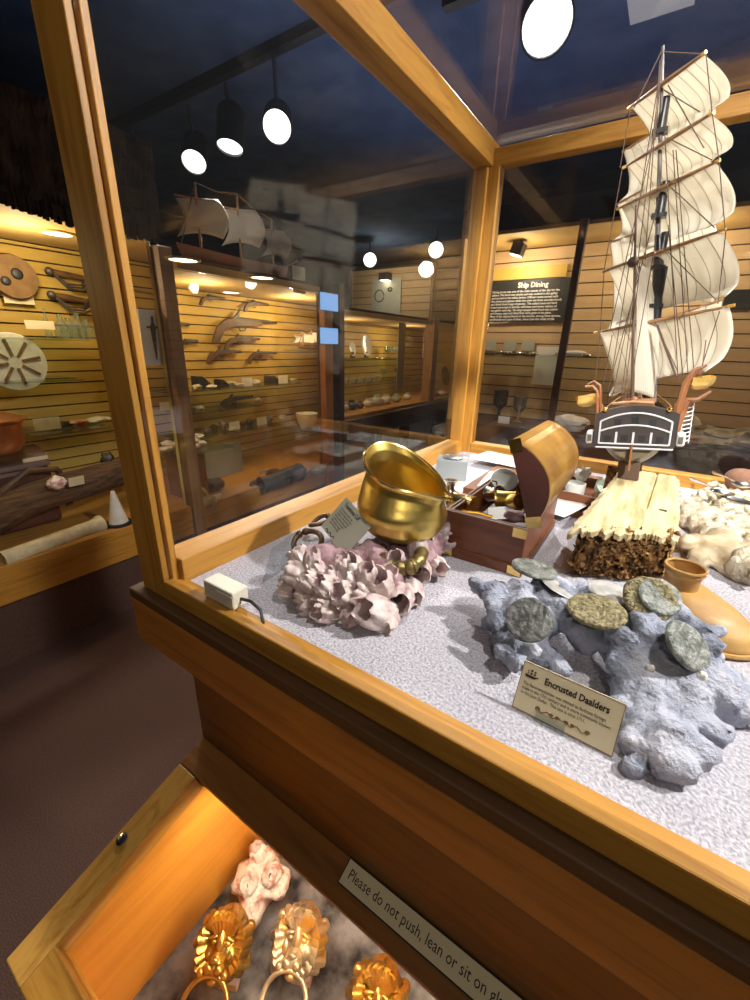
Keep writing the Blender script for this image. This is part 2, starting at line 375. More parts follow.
for n, lo, hi in gl: cb(n, lo, hi, M['glass'], 0)
ledge_wood = wood('dark_ledge_wood', (.075, .034, .012), (.12, .055, .02), 'X', .6)  # darker brown wood, used on the front ledge only
cb('ledge', (-.46, .1885, .870), (XR + .05, .24, .8828), ledge_wood, .002)
cb('fascia_board', (-.46, .189, .812), (XR + .05, .209, .8695), pine_d['X'], .002)
cb('fascia_board', (-.46, .209, .812), (-.44, 1.02, .8695), pine_d['Y'], .002)
cb('ledge', (-.46, .24, .870), (-.425, 1.03, .8828), pine_d['Y'], .002)
cb('under_panel', (-.42, .2255, .638), (XR, .245, .87), wood('brown_panel', (.13, .05, .012), (.20, .08, .018), 'X', .5), .001)
cb('under_panel', (-.42, .245, .0), (-.40, 1.0, .87), pine_d['Y'], .001)
cb('under_panel', (-.40, .98, .0), (XR, 1.0, .87), pine_d['X'], .001)
cb('under_panel', (XR - .02, .245, .0), (XR, .98, .87), pine_d['Y'], .001)

# white latch box on the front rail with its black cord
bx = thing('alarm_sensor', 'small cream plastic sensor box with black cord on the front rail of the case', 'alarm sensor', (-.318, .2185, DK + .006), (0, 0, 0))
MB().box((-.024, -.0095, 0), (.021, .0095, .019)).build('housing', M['plastic'], bx, bevel=.0015)
MB().box((-.003, -.0103, .004), (.021, -.0093, .015)).build('cover_plate', M['plastic'], bx, bevel=.0005)
MB().tube([(.021, 0, .009), (.033, .002, .010), (.045, .003, .004), (.052, -.001, -.003), (.056, -.0035, -.0045)], .0016, 8).build('cord', M['cable'], bx, smooth=True)

# ------------------------------------------------------------------ lower sloping cabinet
cabt = thing('lower_display_cabinet', 'sloping pine display cabinet under the glass case holding lion head knockers', 'cabinet', (.1, .1, 0))
SL = math.atan(.31)
FX = T((-.417, -.007, .573)) @ rx(SL)     # door plane: local x along the front, y up the slope
LV = .232 / math.cos(SL)
def fb(name, lo, hi, m, bevel=.0015): return MB().box(lo, hi, FX).build(name, m, cabt, w=True, bevel=bevel)
W2 = 1.3
fb('door_stile', (0, 0, -.028), (.034, LV - .0385, 0), wood('pine_stile', (.38, .17, .028), (.60, .32, .07), 'Y', .35, 1, True))
fb('door_rail', (0, LV - .038, -.028), (W2, LV, 0), wood('brown_rail', (.18, .07, .014), (.27, .11, .022), 'X', .5))
fb('door_rail', (.034, 0, -.028), (W2, .033, 0), pine['X'])
fb('door_stile', (W2 - .034, .033, -.028), (W2, LV - .038, 0), pine['Y'])
fb('door_glass', (.030, .030, -.016), (W2 - .03, LV - .03, -.012), M['glass'], 0)
lk = MB().lathe([(0, .0), (.0062, 0), (.0062, .003), (.0035, .0038), (.0035, .0022), (0, .0022)], FX @ T((.012, .118, 0)), 20).build('lock', M['silver'], cabt, w=True, smooth=True)
MB().box((.0112, .114, .0024), (.0128, .122, .0028), FX).build('keyhole', M['black'], lk, w=True)
c2 = lambda n, lo, hi, m: MB().box(lo, hi).build(n, m, cabt, w=True)
# walls follow the slope of the door: side profile extruded
def side(n, x0, x1, m):
    pts = [(-.002, 0), (.36, 0), (.36, .612), (.23, .612), (-.002, .545)]
    MB().add
    b = MB(); vs = [V((x0, y, z)) for y, z in pts] + [V((x1, y, z)) for y, z in pts]
    b.add(vs, [(0, 1, 2, 3, 4), (9, 8, 7, 6, 5)] + [(i, 5 + i, 5 + (i + 1) % 5, (i + 1) % 5) for i in range(5)]); return b.build(n, m, cabt, w=True)
side('side_wall', -.416, -.386, cab_wood); side('side_wall', .85, .88, cab_wood)
c2('front_wall', (-.386, -.004, 0), (.85, .014, .545), cab_wood)
c2('cabinet_floor', (-.386, .014, .34), (.85, .36, .372), cab_wood)
g = MB().box((-.386, .014, .372), (.85, .36, .376)).build('floor_cloth', M['marble'], cabt, w=True); g['kind'] = 'stuff'
c2('ceiling_board', (-.386, .246, .630), (.85, .36, .637), cab_wood)
c2('back_wall', (-.386, .36, .376), (.85, .372, .637), cab_wood)
c2('lamp_housing', (-.37, .202, .606), (.8, .214, .612), M['black'])
c2('lamp_tube', (-.36, .203, .600), (.78, .213, .606), emis('cabinet_lamp', (1, .82, .55), 14))
# notice
sg = thing('notice_sign', 'long cream notice asking visitors not to push or lean on the glass', 'sign', FX @ V((.35, LV - .016, 0)))
Xs = FX @ T((.252, LV - .0225, .0002))
MB().box((0, 0, 0), (.20, .021, .0012), Xs).build('plate', M['card'], sg, w=True)
MB().box((-.0012, -.0012, 0), (.2012, .0222, .0007), Xs).build('backing', M['ink'], sg, w=True)
text('Please do not push, lean or sit on glass', .0125, M['ink'], sg, ROOT[sg.name].inverted() @ Xs @ T((.0055, .0068, .00125)), xs=.86)
# ------------------------------------------------------------------ barnacle cluster, bracelets, pot
def barnacle(mb, X, R, H, seed, ribs=9):
    rnd = random.Random(seed); ph = rnd.random() * 6; oz = rnd.uniform(.9, 1.1)
    def fn(u, v):
        a = u * 2 * PI
        rib = 1 + .06 * math.cos(ribs * a + ph) + .035 * math.cos(ribs * 2 * a + 1) + .05 * noise.noise(V((math.cos(a), math.sin(a), seed)))
        jag = 1 + .13 * math.sin(5 * a + ph) * .6 + .08 * noise.noise(V((math.cos(a) * 3, math.sin(a) * 3, seed * 2)))
        if v < .62:
            t = v / .62; r = R * (.72 + .36 * math.sin(PI * (.15 + .72 * t))) * rib * (1 - .12 * t); z = H * t * (jag if t > .7 else 1 + (jag - 1) * t)
        else:
            t = (v - .62) / .38; r = R * (.66 - .06 * t - .30 * t * t) * (1 + (rib - 1) * .4); z = H * (jag * (1 - t) + .25 * t)
        return X @ V((r * math.cos(a) * oz, r * math.sin(a) / oz, z))
    mb.mi = 0; mb.surf(fn, 40, 16, cu=True); mb.mi = 1
    mb.surf(lambda u, v: X @ V((R * .42 * v * math.cos(2 * PI * u), R * .42 * v * math.sin(2 * PI * u), H * (.3 - .05 * v))), 12, 2, cu=True)  # dark disc: shade inside the shell mouth put into the colour
ck = V((-.23, .385, DK))
clu = thing('barnacle_cluster', 'purple white barnacle cluster carrying the brass pot and bracelets', 'barnacle cluster', ck)
def cl(px, py, h): return onz(px, py, DK + h)
rock = [(cl(330, 598, .012), .030), (cl(302, 580, .014), .027), (cl(362, 598, .014), .031), (cl(385, 580, .022), .036), (cl(345, 565, .025), .034), (cl(415, 560, .02), .036), (cl(400, 545, .03), .036), (cl(320, 560, .03), .028), (cl(430, 545, .025), .028), (cl(375, 555, .035), .03), (cl(300, 560, .03), .022)]
from_mesh('rock_base', meta([(p - ck, r) for p, r in rock], .005, .45), M['rockp'], clu, disp=[(.006, 60), (.003, 170)])
BN = [  # px, py, height above floor, radius, length, direction
    (375, 612, .016, .0165, .034, (-.15, -.75, .5)), (398, 600, .016, .016, .030, (.45, -.7, .25)), (378, 583, .034, .0155, .026, (.15, -.45, .9)), (352, 571, .040, .0145, .028, (-.1, -.35, .95)),
    (333, 580, .034, .011, .020, (-.5, -.4, .8)), (322, 602, .016, .0115, .020, (-.3, -.85, .1)), (340, 606, .014, .0115, .020, (.1, -.9, .05)), (304, 593, .020, .010, .016, (-.6, -.7, .2)), (295, 574, .030, .013, .02, (-.8, -.5, .4)),
    (318, 572, .038, .010, .018, (-.4, -.3, .9)), (300, 556, .036, .012, .016, (-.5, -.1, .8)), (286, 590, .012, .009, .014, (-.8, -.5, .1)), (418, 572, .022, .014, .030, (.5, -.6, .2)), (412, 592, .012, .012, .024, (.6, -.7, .05)),
    (436, 566, .016, .012, .022, (.8, -.5, .2)), (418, 548, .042, .011, .024, (.0, -.2, 1)), (437, 530, .036, .0135, .024, (.5, -.1, .9)), (424, 540, .034, .012, .020, (.4, -.5, .6)), (446, 541, .020, .011, .018, (.8, -.2, .5)),
    (395, 562, .038, .012, .02, (.2, -.5, .8)), (360, 590, .03, .011, .02, (-.3, -.7, .6)), (386, 620, .010, .011, .018, (.3, -.9, -.1)), (350, 618, .008, .009, .014, (-.1, -.9, .1)), (312, 560, .045, .009, .02, (.1, -.1, 1)), (330, 592, .026, .010, .016, (-.2, -.8, .4)),
    (326, 608, .012, .014, .022, (-.15, -.9, .3)), (342, 594, .028, .012, .020, (.1, -.7, .6)), (310, 603, .010, .012, .018, (-.5, -.8, .1)), (348, 582, .036, .011, .02, (-.2, -.5, .8)), (366, 574, .044, .011, .018, (.2, -.3, .9)), (325, 586, .034, .011, .018, (-.3, -.5, .7)), (388, 574, .038, .010, .016, (.5, -.3, .8)), (358, 604, .018, .012, .022, (-.2, -.9, .2)), (309, 582, .034, .010, .016, (-.4, -.4, .7)), (343, 564, .046, .009, .016, (0, -.2, 1))]
for i, (px, py, h, R, H, d) in enumerate(BN):
    m = MB(); p = cl(px, py, h); dd = V(d).normalized()
    barnacle(m, T(p - dd * H * .55) @ rot_to(dd), R * 1.0, H * 1.15, i + 3, 7 + i % 4)
    m.build('barnacle', [M['barn'], M['barn_shade']], clu, w=True, smooth=True, angle=60)
def ring(name, label, c, R, r, X, m, gap=.5, ends=1.25, grp=None, twist=0, sq=1):
    t = thing(name, label, 'bracelet', c, group=grp)
    pts = []; rr = []; n = 40
    for i in range(n + 1):
        a = gap / 2 + (2 * PI - gap) * i / n
        pts.append(X @ V((R * math.cos(a), R * math.sin(a) * sq, .0015 * math.sin(a * 2))))
        e = min(i, n - i); rr.append(r * (1 + (ends - 1) * math.exp(-(e / 1.6) ** 2)) * (1 + (twist * .22 * math.cos(i * 1.7) if twist else 0)))
    MB().tube(pts, rr, 12).build('band', m, t, smooth=True)
    for e, d in ((0, 1), (n, -1)):
        MB().ell(pts[e], r * ends * 1.12, nu=12, nv=8).build('terminal', m, t, smooth=True)
    return t
ring('manilla_bracelet', 'dark bronze manilla bracelet leaning on the barnacles beside the small card', ony(308, 543, .335), .0205, .0034, rx(.55) @ rz(2.6), M['bronze'], .5, 1.3, 'bronze bracelets on the barnacles', sq=.85)
ring('manilla_bracelet', 'small dark bracelet end showing behind the tilted card', ony(320, 521, .385), .014, .003, rx(.25) @ rz(1.2), M['bronze'], .6, 1.3, 'bronze bracelets on the barnacles', sq=.5)
ring('manilla_bracelet', 'thick olive bronze bracelet with ribbed ends under the brass pot', ony(401, 552, .352), .030, .0068, rz(.1) @ rx(.12) @ rz(-1.0), M['bronze_g'], .55, 1.15, 'bronze bracelets on the barnacles', 1, .72)
# brass pot: low belly, wide lip rising high on one side and drawn into a spout on the other
PC = ony(399, 532, .385)
pot = thing('brass_pot', 'polished brass pouring pot with flared lip and wide spout standing on barnacles', 'pot', PC)
def potf(off, top):
    def fn(u, v):
        a = u * 2 * PI; c = math.cos(a); s = math.sin(a)
        prof = [(.0, 0), (.030, 0), (.037, .002), (.0465, .011), (.0510, .024), (.0515, .033), (.0490, .044), (.0465, .051), (.0470, .057), (.0500, .061)]
        t = v * (len(prof) - 1); i = min(int(t), len(prof) - 2); f = t - i
        r = prof[i][0] * (1 - f) + prof[i + 1][0] * f; z = prof[i][1] * (1 - f) + prof[i + 1][1] * f
        k = max(0, (z - .030) / .031)
        hi = (.5 + .5 * math.cos(a - 2.7)) ** 1.9                        # 1 on the handle side (-x)
        z2 = z + k * (.035 * hi - .001 - .004 * s)
        sp = max(0, c) ** 10
        r2 = r * (1 + .20 * k * k * sp + .02 * k * hi)
        y = s * r2 * (1 - .22 * k * max(0, c) ** 2) * (1 - .17 * k)
        x = c * r2 - k * .004 * hi
        return V((x - off * c, y - off * s, z2 + (off if z < .01 else 0)))
    return fn
m = MB(); m.surf(potf(0, 0), 72, 45, cu=True); n0 = len(m.f)
inner = potf(.0018, 0); m.surf(lambda u, v: inner(u, 1 - v), 72, 45, cu=True)
m.build('vessel', M['brass'], pot, smooth=True, angle=80)
fr = potf(-.0004, 0)
MB().tube([fr(i / 72, 1) for i in range(72)], .0019, 8, closed=True).build('rolled_rim', M['brass2'], pot, smooth=True)
pot.rotation_euler = (math.radians(-4), math.radians(2), math.radians(-12)); 
# grey-green card leaning on the barnacles (reads sideways)
kc = [ony(350, 503, .350), ony(376, 533, .333), ony(344, 554, .315), ony(321, 526, .333)]
ex = (kc[1] - kc[0]); ey = (kc[0] - kc[3]); L1 = ex.length; L2 = ey.length; ex.normalize(); nz = ex.cross(ey).normalized(); ey = nz.cross(ex)
Xc = Matrix((ex, ey, nz)).transposed().to_4x4(); Xc.translation = kc[3]
cd1 = thing('information_card', 'grey green information card tilted in front of the brass pot', 'card', kc[3])
I1 = ROOT[cd1.name].inverted()
MB().box((0, 0, -.001), (L1, L2, 0), Xc).build('card', M['grey_card'], cd1, w=True)
text('Transitional Cuff', .0070, M['ink'], cd1, I1 @ Xc @ T((.006, L2 - .008, .0002)), bold=.0001, xs=.62)
text('This brass pot and the cast\nbronze bracelets were found\ntogether on the sea bed and\nwere common trade goods\non the coast in the early\n18th century voyages\nof the merchant ships', .0034, M['ink'], cd1, I1 @ Xc @ T((.005, L2 - .0135, .0002)), xs=.66, name='small_lettering')
MB().tube([Xc @ V((.008 + .018 * i / 12, .003 + .0015 * math.sin(i * 1.3), .0003)) for i in range(13)], .0004, 5).build('scroll_ornament', M['ink'], cd1, w=True)
MB().box((L1 * .4, -.004, -.004), (L1 * .62, .003, -.0012), Xc).build('clear_stand', M['acrylic'], cd1, w=True)
# clear bent acrylic sheet left of the barnacles
m = MB(); q = [onz(262, 582, DK + .0005), ony(270, 548, .30), ony(312, 520, .36), ony(300, 545, .36)]
q = [onz(262, 583, DK + .0005), onz(292, 563, DK + .0005), ony(296, 531, onz(292, 563, DK).y + .01), ony(272, 548, onz(262, 583, DK).y + .006)]
th = V((.0012, -.0008, 0))
m.add([p for p in q] + [p + th for p in q], [(0, 1, 2, 3), (7, 6, 5, 4), (0, 4, 5, 1), (1, 5, 6, 2), (2, 6, 7, 3), (3, 7, 4, 0)])
tag(m.build('acrylic_sign_holder', M['acrylic']), 'empty clear acrylic sign holder at the left edge of the barnacles'.replace('left ', 'outer '), 'sign holder')

# ------------------------------------------------------------------ chest
CH = thing('wooden_chest', 'small open mahogany chest with domed gilded lid and brass corners', 'chest', (-.14, .535, DK))
cw = dict(w=True, bevel=.0008)
x0, x1, y0, y1, zt = -.190, -.092, .452, .628, .961
m = MB().box((x0, y0, DK), (x1, y0 + .005, zt)).box((x0, y1 - .005, DK), (x1, y1, zt)).box((x0, y0 + .005, DK), (x0 + .005, y1 - .005, zt)).box((x1 - .005, y0 + .005, DK), (x1, y1 - .005, zt)).box((x0 + .005, y0 + .005, DK), (x1 - .005, y1 - .005, DK + .005))
m.build('chest_box', M['chest'], CH, **cw)
MB().box((x0 - .0025, y0 - .0025, DK), (x1 + .0025, y1 + .0025, DK + .013)).build('plinth_molding', M['chest'], CH, **cw)
m = MB()
for a, b in (((x0 - .0015, y0 - .0015, zt - .004), (x1 + .0015, y0 + .0065, zt)), ((x0 - .0015, y1 - .0065, zt - .004), (x1 + .0015, y1 + .0015, zt)), ((x0 - .0015, y0 + .0065, zt - .004), (x0 + .0065, y1 - .0065, zt)), ((x1 - .0065, y0 + .0065, zt - .004), (x1 + .0015, y1 - .0065, zt))): m.box(a, b)
m.build('rim_molding', M['chest'], CH, **cw)
for p in ((x1 - .014, y0 - .0032, zt - .012), (x1 - .014, y0 - .0032, DK + .001), (x0 - .002, y0 - .0032, DK + .001)):
    MB().box(p, (p[0] + .0155, p[1] + .0012, p[2] + .011)).build('brass_corner', M['brass2'], CH, w=True)
# lid: upright, hinge edge on the far long side, domed back
Lh = .100; LX = T((x1 + .002, 0, zt + .002)) @ ry(math.radians(-20))
def lidp(t): return V(((.031 * math.sin(PI * t) ** .7), 0, Lh * t))
pts = [lidp(i / 16) for i in range(17)]
m = MB()
prof = [(p.x, p.z) for p in pts]
inn = [(max(p.x - .004, .0), min(max(p.z, .003), Lh - .003)) for p in pts]
for k in range(16):
    a, b, c, d = prof[k], prof[k + 1], inn[k + 1], inn[k]
    m.prism([a, b, c, d], y0 - .001, y1 + .004, LX)
LID = m.build('domed_lid', M['lid'], CH, w=True, smooth=True)
for yy in (y0 - .0012, y1): MB().prism(prof, yy, yy + .004, LX).build('lid_end', M['maroon'], LID, w=True)
MB().box((-.0015, y0 - .0015, Lh - .014), (.012, y0 - .0005 - .0012, Lh + .001), LX).build('brass_corner', M['brass2'], LID, w=True)
MB().box((-.0015, y0 - .0030, .0), (.015, y0 - .0012, .013), LX).build('brass_corner', M['brass2'], LID, w=True)
# contents of the chest
def on_y(px, py, y, dz=0): p = ony(px, py, y); p.z += dz; return p
def mug(name, label, loc, rot, r, h, m, handle=True, grp=None, cat='mug'):
    t = thing(name, label, cat, loc, rot, grp)
    MB().lathe([(0, 0), (r * .9, 0), (r, h * .05), (r * .93, h * .12), (r * .93, h * .85), (r * 1.02, h), (r * .93, h), (r * .85, h * .85), (r * .85, h * .08), (0, h * .08)], None, 24).build('cup_body', m, t, smooth=True)
    if handle: MB().tube([(r * .9, 0, h * .8), (r * 1.5, 0, h * .78), (r * 1.65, 0, h * .5), (r * 1.4, 0, h * .25), (r * .92, 0, h * .2)], r * .11, 8).build('handle', m, t, smooth=True)
    return t
MB_ = MB
fill = MB().box((x0 + .006, y0 + .006, DK + .006), (x1 - .006, y1 - .006, DK + .030)).build('inner_tray', M['maroon'], CH, w=True)
zb = DK + .040
mug('brass_mug', 'brass mug lying on its side in the chest with dark mouth showing', on_y(474, 506, .505), (0, PI / 2 + .1, PI * .92), .0135, .032, M['brass2'], False, 'brass vessels in the chest')
mug('brass_mug', 'second brass mug deeper in the chest under the lid', on_y(497, 499, .53), (.5, PI / 2 - .2, .5), .012, .026, M['brass'], True, 'brass vessels in the chest')
mug('brass_mug', 'third brass mug tucked against the lid hinge', on_y(512, 502, .51), (.9, .9, .2), .010, .022, M['brass'], True, 'brass vessels in the chest')
mug('silver_cup', 'small silver cup with handle lying in the chest', on_y(488, 494, .56), (.3, -1.2, 2.4), .011, .022, M['silver'], True, None, 'cup')
bw = thing('porcelain_bowl', 'white porcelain bowl tipped up at the back of the chest', 'bowl', on_y(502, 486, .585), (.75, .1, .3))
MB().lathe([(0, 0), (.007, 0), (.008, .003), (.016, .012), (.019, .019), (.0178, .019), (.0148, .012), (0, .0035)], None, 28).build('bowl_body', M['ceramic'], bw, smooth=True)
tag(MB().box((-.020, -.013, 0), (.020, .013, .0008), T(on_y(505, 513, .488)) @ rz(.4) @ rx(.25) @ ry(-.2)).build('paper_scrap', M['white_card']), 'white paper scrap lying on the things in the chest', 'paper')
m = MB().tube([on_y(462, 511, .47), on_y(478, 513, .472), on_y(492, 517, .47)], .0022, 8); tag(m.build('brass_rod', M['brass2'], smooth=True), 'thin brass rod lying along the front rim of the chest', 'rod')
m = MB().ell(on_y(515, 516, .475), (.013, .010, .007), disp=.3, dsc=3); tag(m.build('encrusted_lump', M['rockp'], smooth=True), 'pinkish encrusted lump at the front of the chest', 'encrusted lump')
# candlestick
cs = thing('pewter_candlestick', 'short pewter candlestick lying between the brass pot and the chest', 'candlestick', V((-.232, .560, DK)))
MB().lathe([(0, 0), (.021, 0), (.022, .003), (.014, .008), (.006, .014), (.0045, .022), (.008, .027), (.005, .032), (.0045, .040), (.009, .046), (.0055, .051), (.006, .060), (.010, .064), (.0065, .064), (.005, .050), (0, .050)], None, 28).build('stick', M['silver'], cs, smooth=True)
m = MB().tube([V((.017, .006, .006)), V((.028, .009, .010)), V((.031, .010, .022)), V((.022, .006, .026))], .0022, 8); m.build('handle', M['silver'], cs, smooth=True)
# papers, grey box, quill behind the chest
wt = thing('brown_writing_board', 'low red brown writing board carrying white papers behind the chest', 'board', (-.21, .80, DK))
wc = [onz(452, 484, DK + .012), onz(500, 487, DK + .012), onz(571, 484, DK + .012), onz(505, 460, DK + .012)]
wb = V((-.245, .70, 0)); MB().box((-.262, .69, DK), (-.06, .93, DK + .012)).build('board', M['chest'], wt, w=True, bevel=.001)
def sheet(label, c, sx, sy, a, z, m='white_card', lines=0, tilt=0):
    t = thing('paper_sheet', label, 'paper', (c[0], c[1], z), (tilt, 0, a), 'papers behind the chest')
    def fn(u, v): return V(((u - .5) * sx, (v - .5) * sy, .001 * math.sin(u * 5 + v * 3) + .0012))
    MB().surf(fn, 8, 8).surf(lambda u, v: fn(1 - u, v) - V((0, 0, .0004)), 8, 8).build('sheet', M[m], t, smooth=True)
    if lines:
        b = MB()
        for k in range(lines): b.box((-sx * .4, sy * (.38 - .8 * k / lines) - .0012, .0026), (sx * (.38 - .15 * (k % 3)), sy * (.38 - .8 * k / lines), .0028))
        b.build('printed_lines', mat('faded_ink', (.35, .34, .33), rough=.8), t)
    return t
sheet('large white printed sheet lying flat on the writing board', (-.165, .775), .17, .11, .12, DK + .0125, lines=8)
sheet('white sheet next to the back rail with pencil across it', (-.225, .925), .20, .10, -.1, DK + .0135, lines=6)
sheet('small pale sheet under the grey box', (-.31, .72), .09, .07, .25, DK + .0005, 'white_card', 3)
sheet('white sheet half under the domed lid', (-.115, .70), .10, .09, -.3, DK + .0145)
gb = thing('grey_box', 'small grey box with round silver lid fitting standing on the papers', 'box', V((-.318, .765, DK + .002)), (0, 0, .35))
MB().box((-.030, -.022, 0), (.030, .022, .040)).build('box_body', M['grey_plastic'], gb, bevel=.001)
MB().lathe([(0, .040), (.019, .040), (.020, .043), (.012, .045), (0, .045)], None, 24).build('round_cap', M['dull'], gb, smooth=True)
pn = thing('quill_pencil', 'thin brown pencil lying across the white papers', 'pencil', V((-.20, .80, DK + .018)), (0, 0, .85))
MB().tube([(-.05, 0, 0), (.05, 0, .001)], .0018, 8).build('shaft', M['rig'], pn, smooth=True)
MB().ell((.053, 0, .003), (.006, .005, .005)).build('knob', M['silver'], pn, smooth=True)
kn = thing('clay_pipe', 'pale clay pipe with brown stem lying near the porcelain bowl', 'pipe', V((-.135, .675, DK + .02)), (0, 0, .9))
MB().tube([(-.02, 0, 0), (.03, 0, .003)], [.002, .0035], 8).build('stem', mat('pipe_stem', (.5, .28, .14), rough=.5), kn, smooth=True)
MB().tube([(-.03, 0, 0), (-.02, 0, 0)], [.003, .0025], 8).build('bowl', M['silver'], kn, smooth=True)
# reddish tray with ceramics behind the lid
tr = thing('red_wooden_tray', 'red brown wooden tray holding ceramics behind the chest lid', 'tray', (-.055, .80, DK))
tx = T((-.062, .78, DK)) @ rz(-.15)
m = MB().box((-.05, -.06, 0), (.05, .06, .006), tx).box((-.05, -.06, .006), (-.046, .06, .03), tx).box((.046, -.06, .006), (.05, .06, .03), tx).box((-.046, -.06, .006), (.046, -.056, .03), tx).box((-.046, .056, .006), (.046, .06, .03), tx)
m.build('tray_box', M['chest'], tr, w=True, bevel=.001)
cup = thing('white_ceramic_cup', 'white ceramic cup standing in the red tray', 'cup', V((-.088, .765, DK + .0065)))
MB().lathe([(0, 0), (.014, 0), (.016, .004), (.0165, .03), (.015, .03), (.0145, .004), (0, .003)], None, 24).build('cup_body', M['ceramic'], cup, smooth=True)
cg = thing('celadon_bowl', 'pale green bowl leaning beside the white cup', 'bowl', V((-.048, .785, DK + .012)), (.3, .5, 0))
MB().lathe([(0, 0), (.009, 0), (.02, .012), (.024, .024), (.022, .024), (.018, .012), (0, .003)], None, 24).build('bowl_body', M['ceramic_g'], cg, smooth=True)
sc_ = MB().ell(V((-.083, .795, DK + .046)), (.012, .009, .012), disp=.5, dsc=2); tag(sc_.build('crumpled_tissue', M['white_card'], smooth=True), 'crumpled white tissue sticking up behind the ceramic cup', 'tissue')

# ------------------------------------------------------------------ timber block
BL = thing('wormy_timber_block', 'worm eaten ship timber block with bleached top under the model ship', 'timber block', (.0, .6, DK))
bx0, bx1, by0, by1 = -.050, .050, .478, .735
def skew(p, d):
    return V((p.x + .026 * d * max(0, (bx1 - p.x) / (bx1 - bx0)), p.y + .50 * (p.x - bx0) * (1 - d), p.z))
def btop(y): return .966 + .016 * (y - by0) / (by1 - by0)
def bfront(u, v):   # ragged front face
    x = bx0 + .006 + (bx1 - bx0 - .006) * u; z = DK + (btop(by0) - DK - .002) * v
    n1 = noise.noise(V((x * 75, z * 75, 3))); n2 = noise.noise(V((x * 210, z * 210, 9)))
    e = min(u, 1 - u, v + .02, 1 - v)
    y = by0 + .008 + max(0, n1) * .022 + max(0, n2) * .014 - .006 * n1 + .004 * max(0, 1 - e * 12)
    x += .004 * noise.noise(V((z * 70, u * 3, 1))) * (1 if u > .5 else .8) + .006 * (1 - v) * (u - .5)
    return skew(V((x, y, z)), 0)
m = MB(); m.surf(bfront, 90, 64); m.build('worm_eaten_end', [M['crust']], BL, w=True, smooth=True, angle=70)
def bside(sx):
    def fn(u, v):
        y = by0 + .004 + (by1 - by0) * u; z = DK + (btop(y) - DK - .003) * v
        n1 = noise.noise(V((y * 60, z * 70, 5 + sx))); n2 = noise.noise(V((y * 180, z * 200, 2)))
        return skew(V(((bx1 if sx > 0 else bx0 + .006) + sx * (-.004 - max(0, n1) * .010 - max(0, n2) * .006 + .002 * (1 - v)), y, z)), u)
    return fn
MB().surf(bside(1), 110, 30).build('worm_eaten_side', M['crust'], BL, w=True, smooth=True, angle=70)
MB().surf(bside(-1), 110, 30).build('worm_eaten_side', M['crust'], BL, w=True, smooth=True, angle=70)
MB().surf(lambda u, v: V((bx0 + .006 + (bx1 - bx0 - .01) * u, by1, DK + (btop(by1) - DK) * v)), 8, 8).build('worm_eaten_side', M['crust'], BL, w=True)
def btopf(u, v):    # slab top with frayed front edge
    e = .012 * noise.noise(V((u * 16, 0, 4))) + .006 * noise.noise(V((u * 50, 0, 1)))
    y = by0 + e * (1 - v) ** 4 + (by1 - by0) * v
    es = .004 * noise.noise(V((v * 22, 2, u)))
    x = bx0 - .003 + (bx1 - bx0 + .004) * u + es * (abs(u - .5) * 2) ** 6
    z = btop(y) + .0022 * noise.noise(V((x * 30, y * 9, 0))) - .006 * max(0, abs(u - .5) * 2 - .82) / .18 - .004 * (1 - v) ** 10
    y += .010 * max(0, noise.noise(V((u * 5, 1, 1)))) * (1 - v) ** 6
    if .60 < u < .645 and v > .3: z -= .0022
    return skew(V((x, y, z)), v)
def slab(u, v): return btopf(u, v)
m = MB(); m.surf(btopf, 80, 60); m.surf(lambda u, v: btopf(u, 1 - v) - V((0, 0, .006 + .003 * noise.noise(V((u * 40, v * 40, 0))))), 80, 60)
m.surf(lambda u, v: btopf(u, 0) - V((0, 0, (.006 + .006 * max(0, noise.noise(V((u * 45, 7, 0))))) * v)), 80, 2)
m.surf(lambda u, v: btopf(1, u) - V((0, 0, .007 * v)), 60, 2); m.surf(lambda u, v: btopf(0, 1 - u) - V((0, 0, .007 * v)), 60, 2)
m.build('bleached_top', M['block_top'], BL, w=True, smooth=True, angle=50)
for px, py in ((664, 500), (663, 510)):
    p = onz(px, py, btop(.55) + .0012); MB().box((p.x - .004, p.y - .002, p.z - .003), (p.x + .004, p.y + .002, p.z + .0002)).build('nail_hole', M['ink'], BL, w=True)
m = MB(); rnd = random.Random(11)
for k in range(260):
    u, v = rnd.uniform(.02, .98), rnd.uniform(.03, 1.0); p = bfront(u, v); s_ = rnd.uniform(.0022, .0058)
    q = V((rnd.uniform(-1, 1), rnd.uniform(-.4, .1), rnd.uniform(-.6, .8))).normalized() * s_
    m.tube([p + V((0, -.002, 0)), p + q * .6 + V((0, -.0045, 0)), p + q * 1.4 + V((0, -.001, 0))], [s_ * .25, s_ * .42, s_ * .12], 6)
m.build('splintered_crust', M['crust'], BL, w=True, smooth=True)

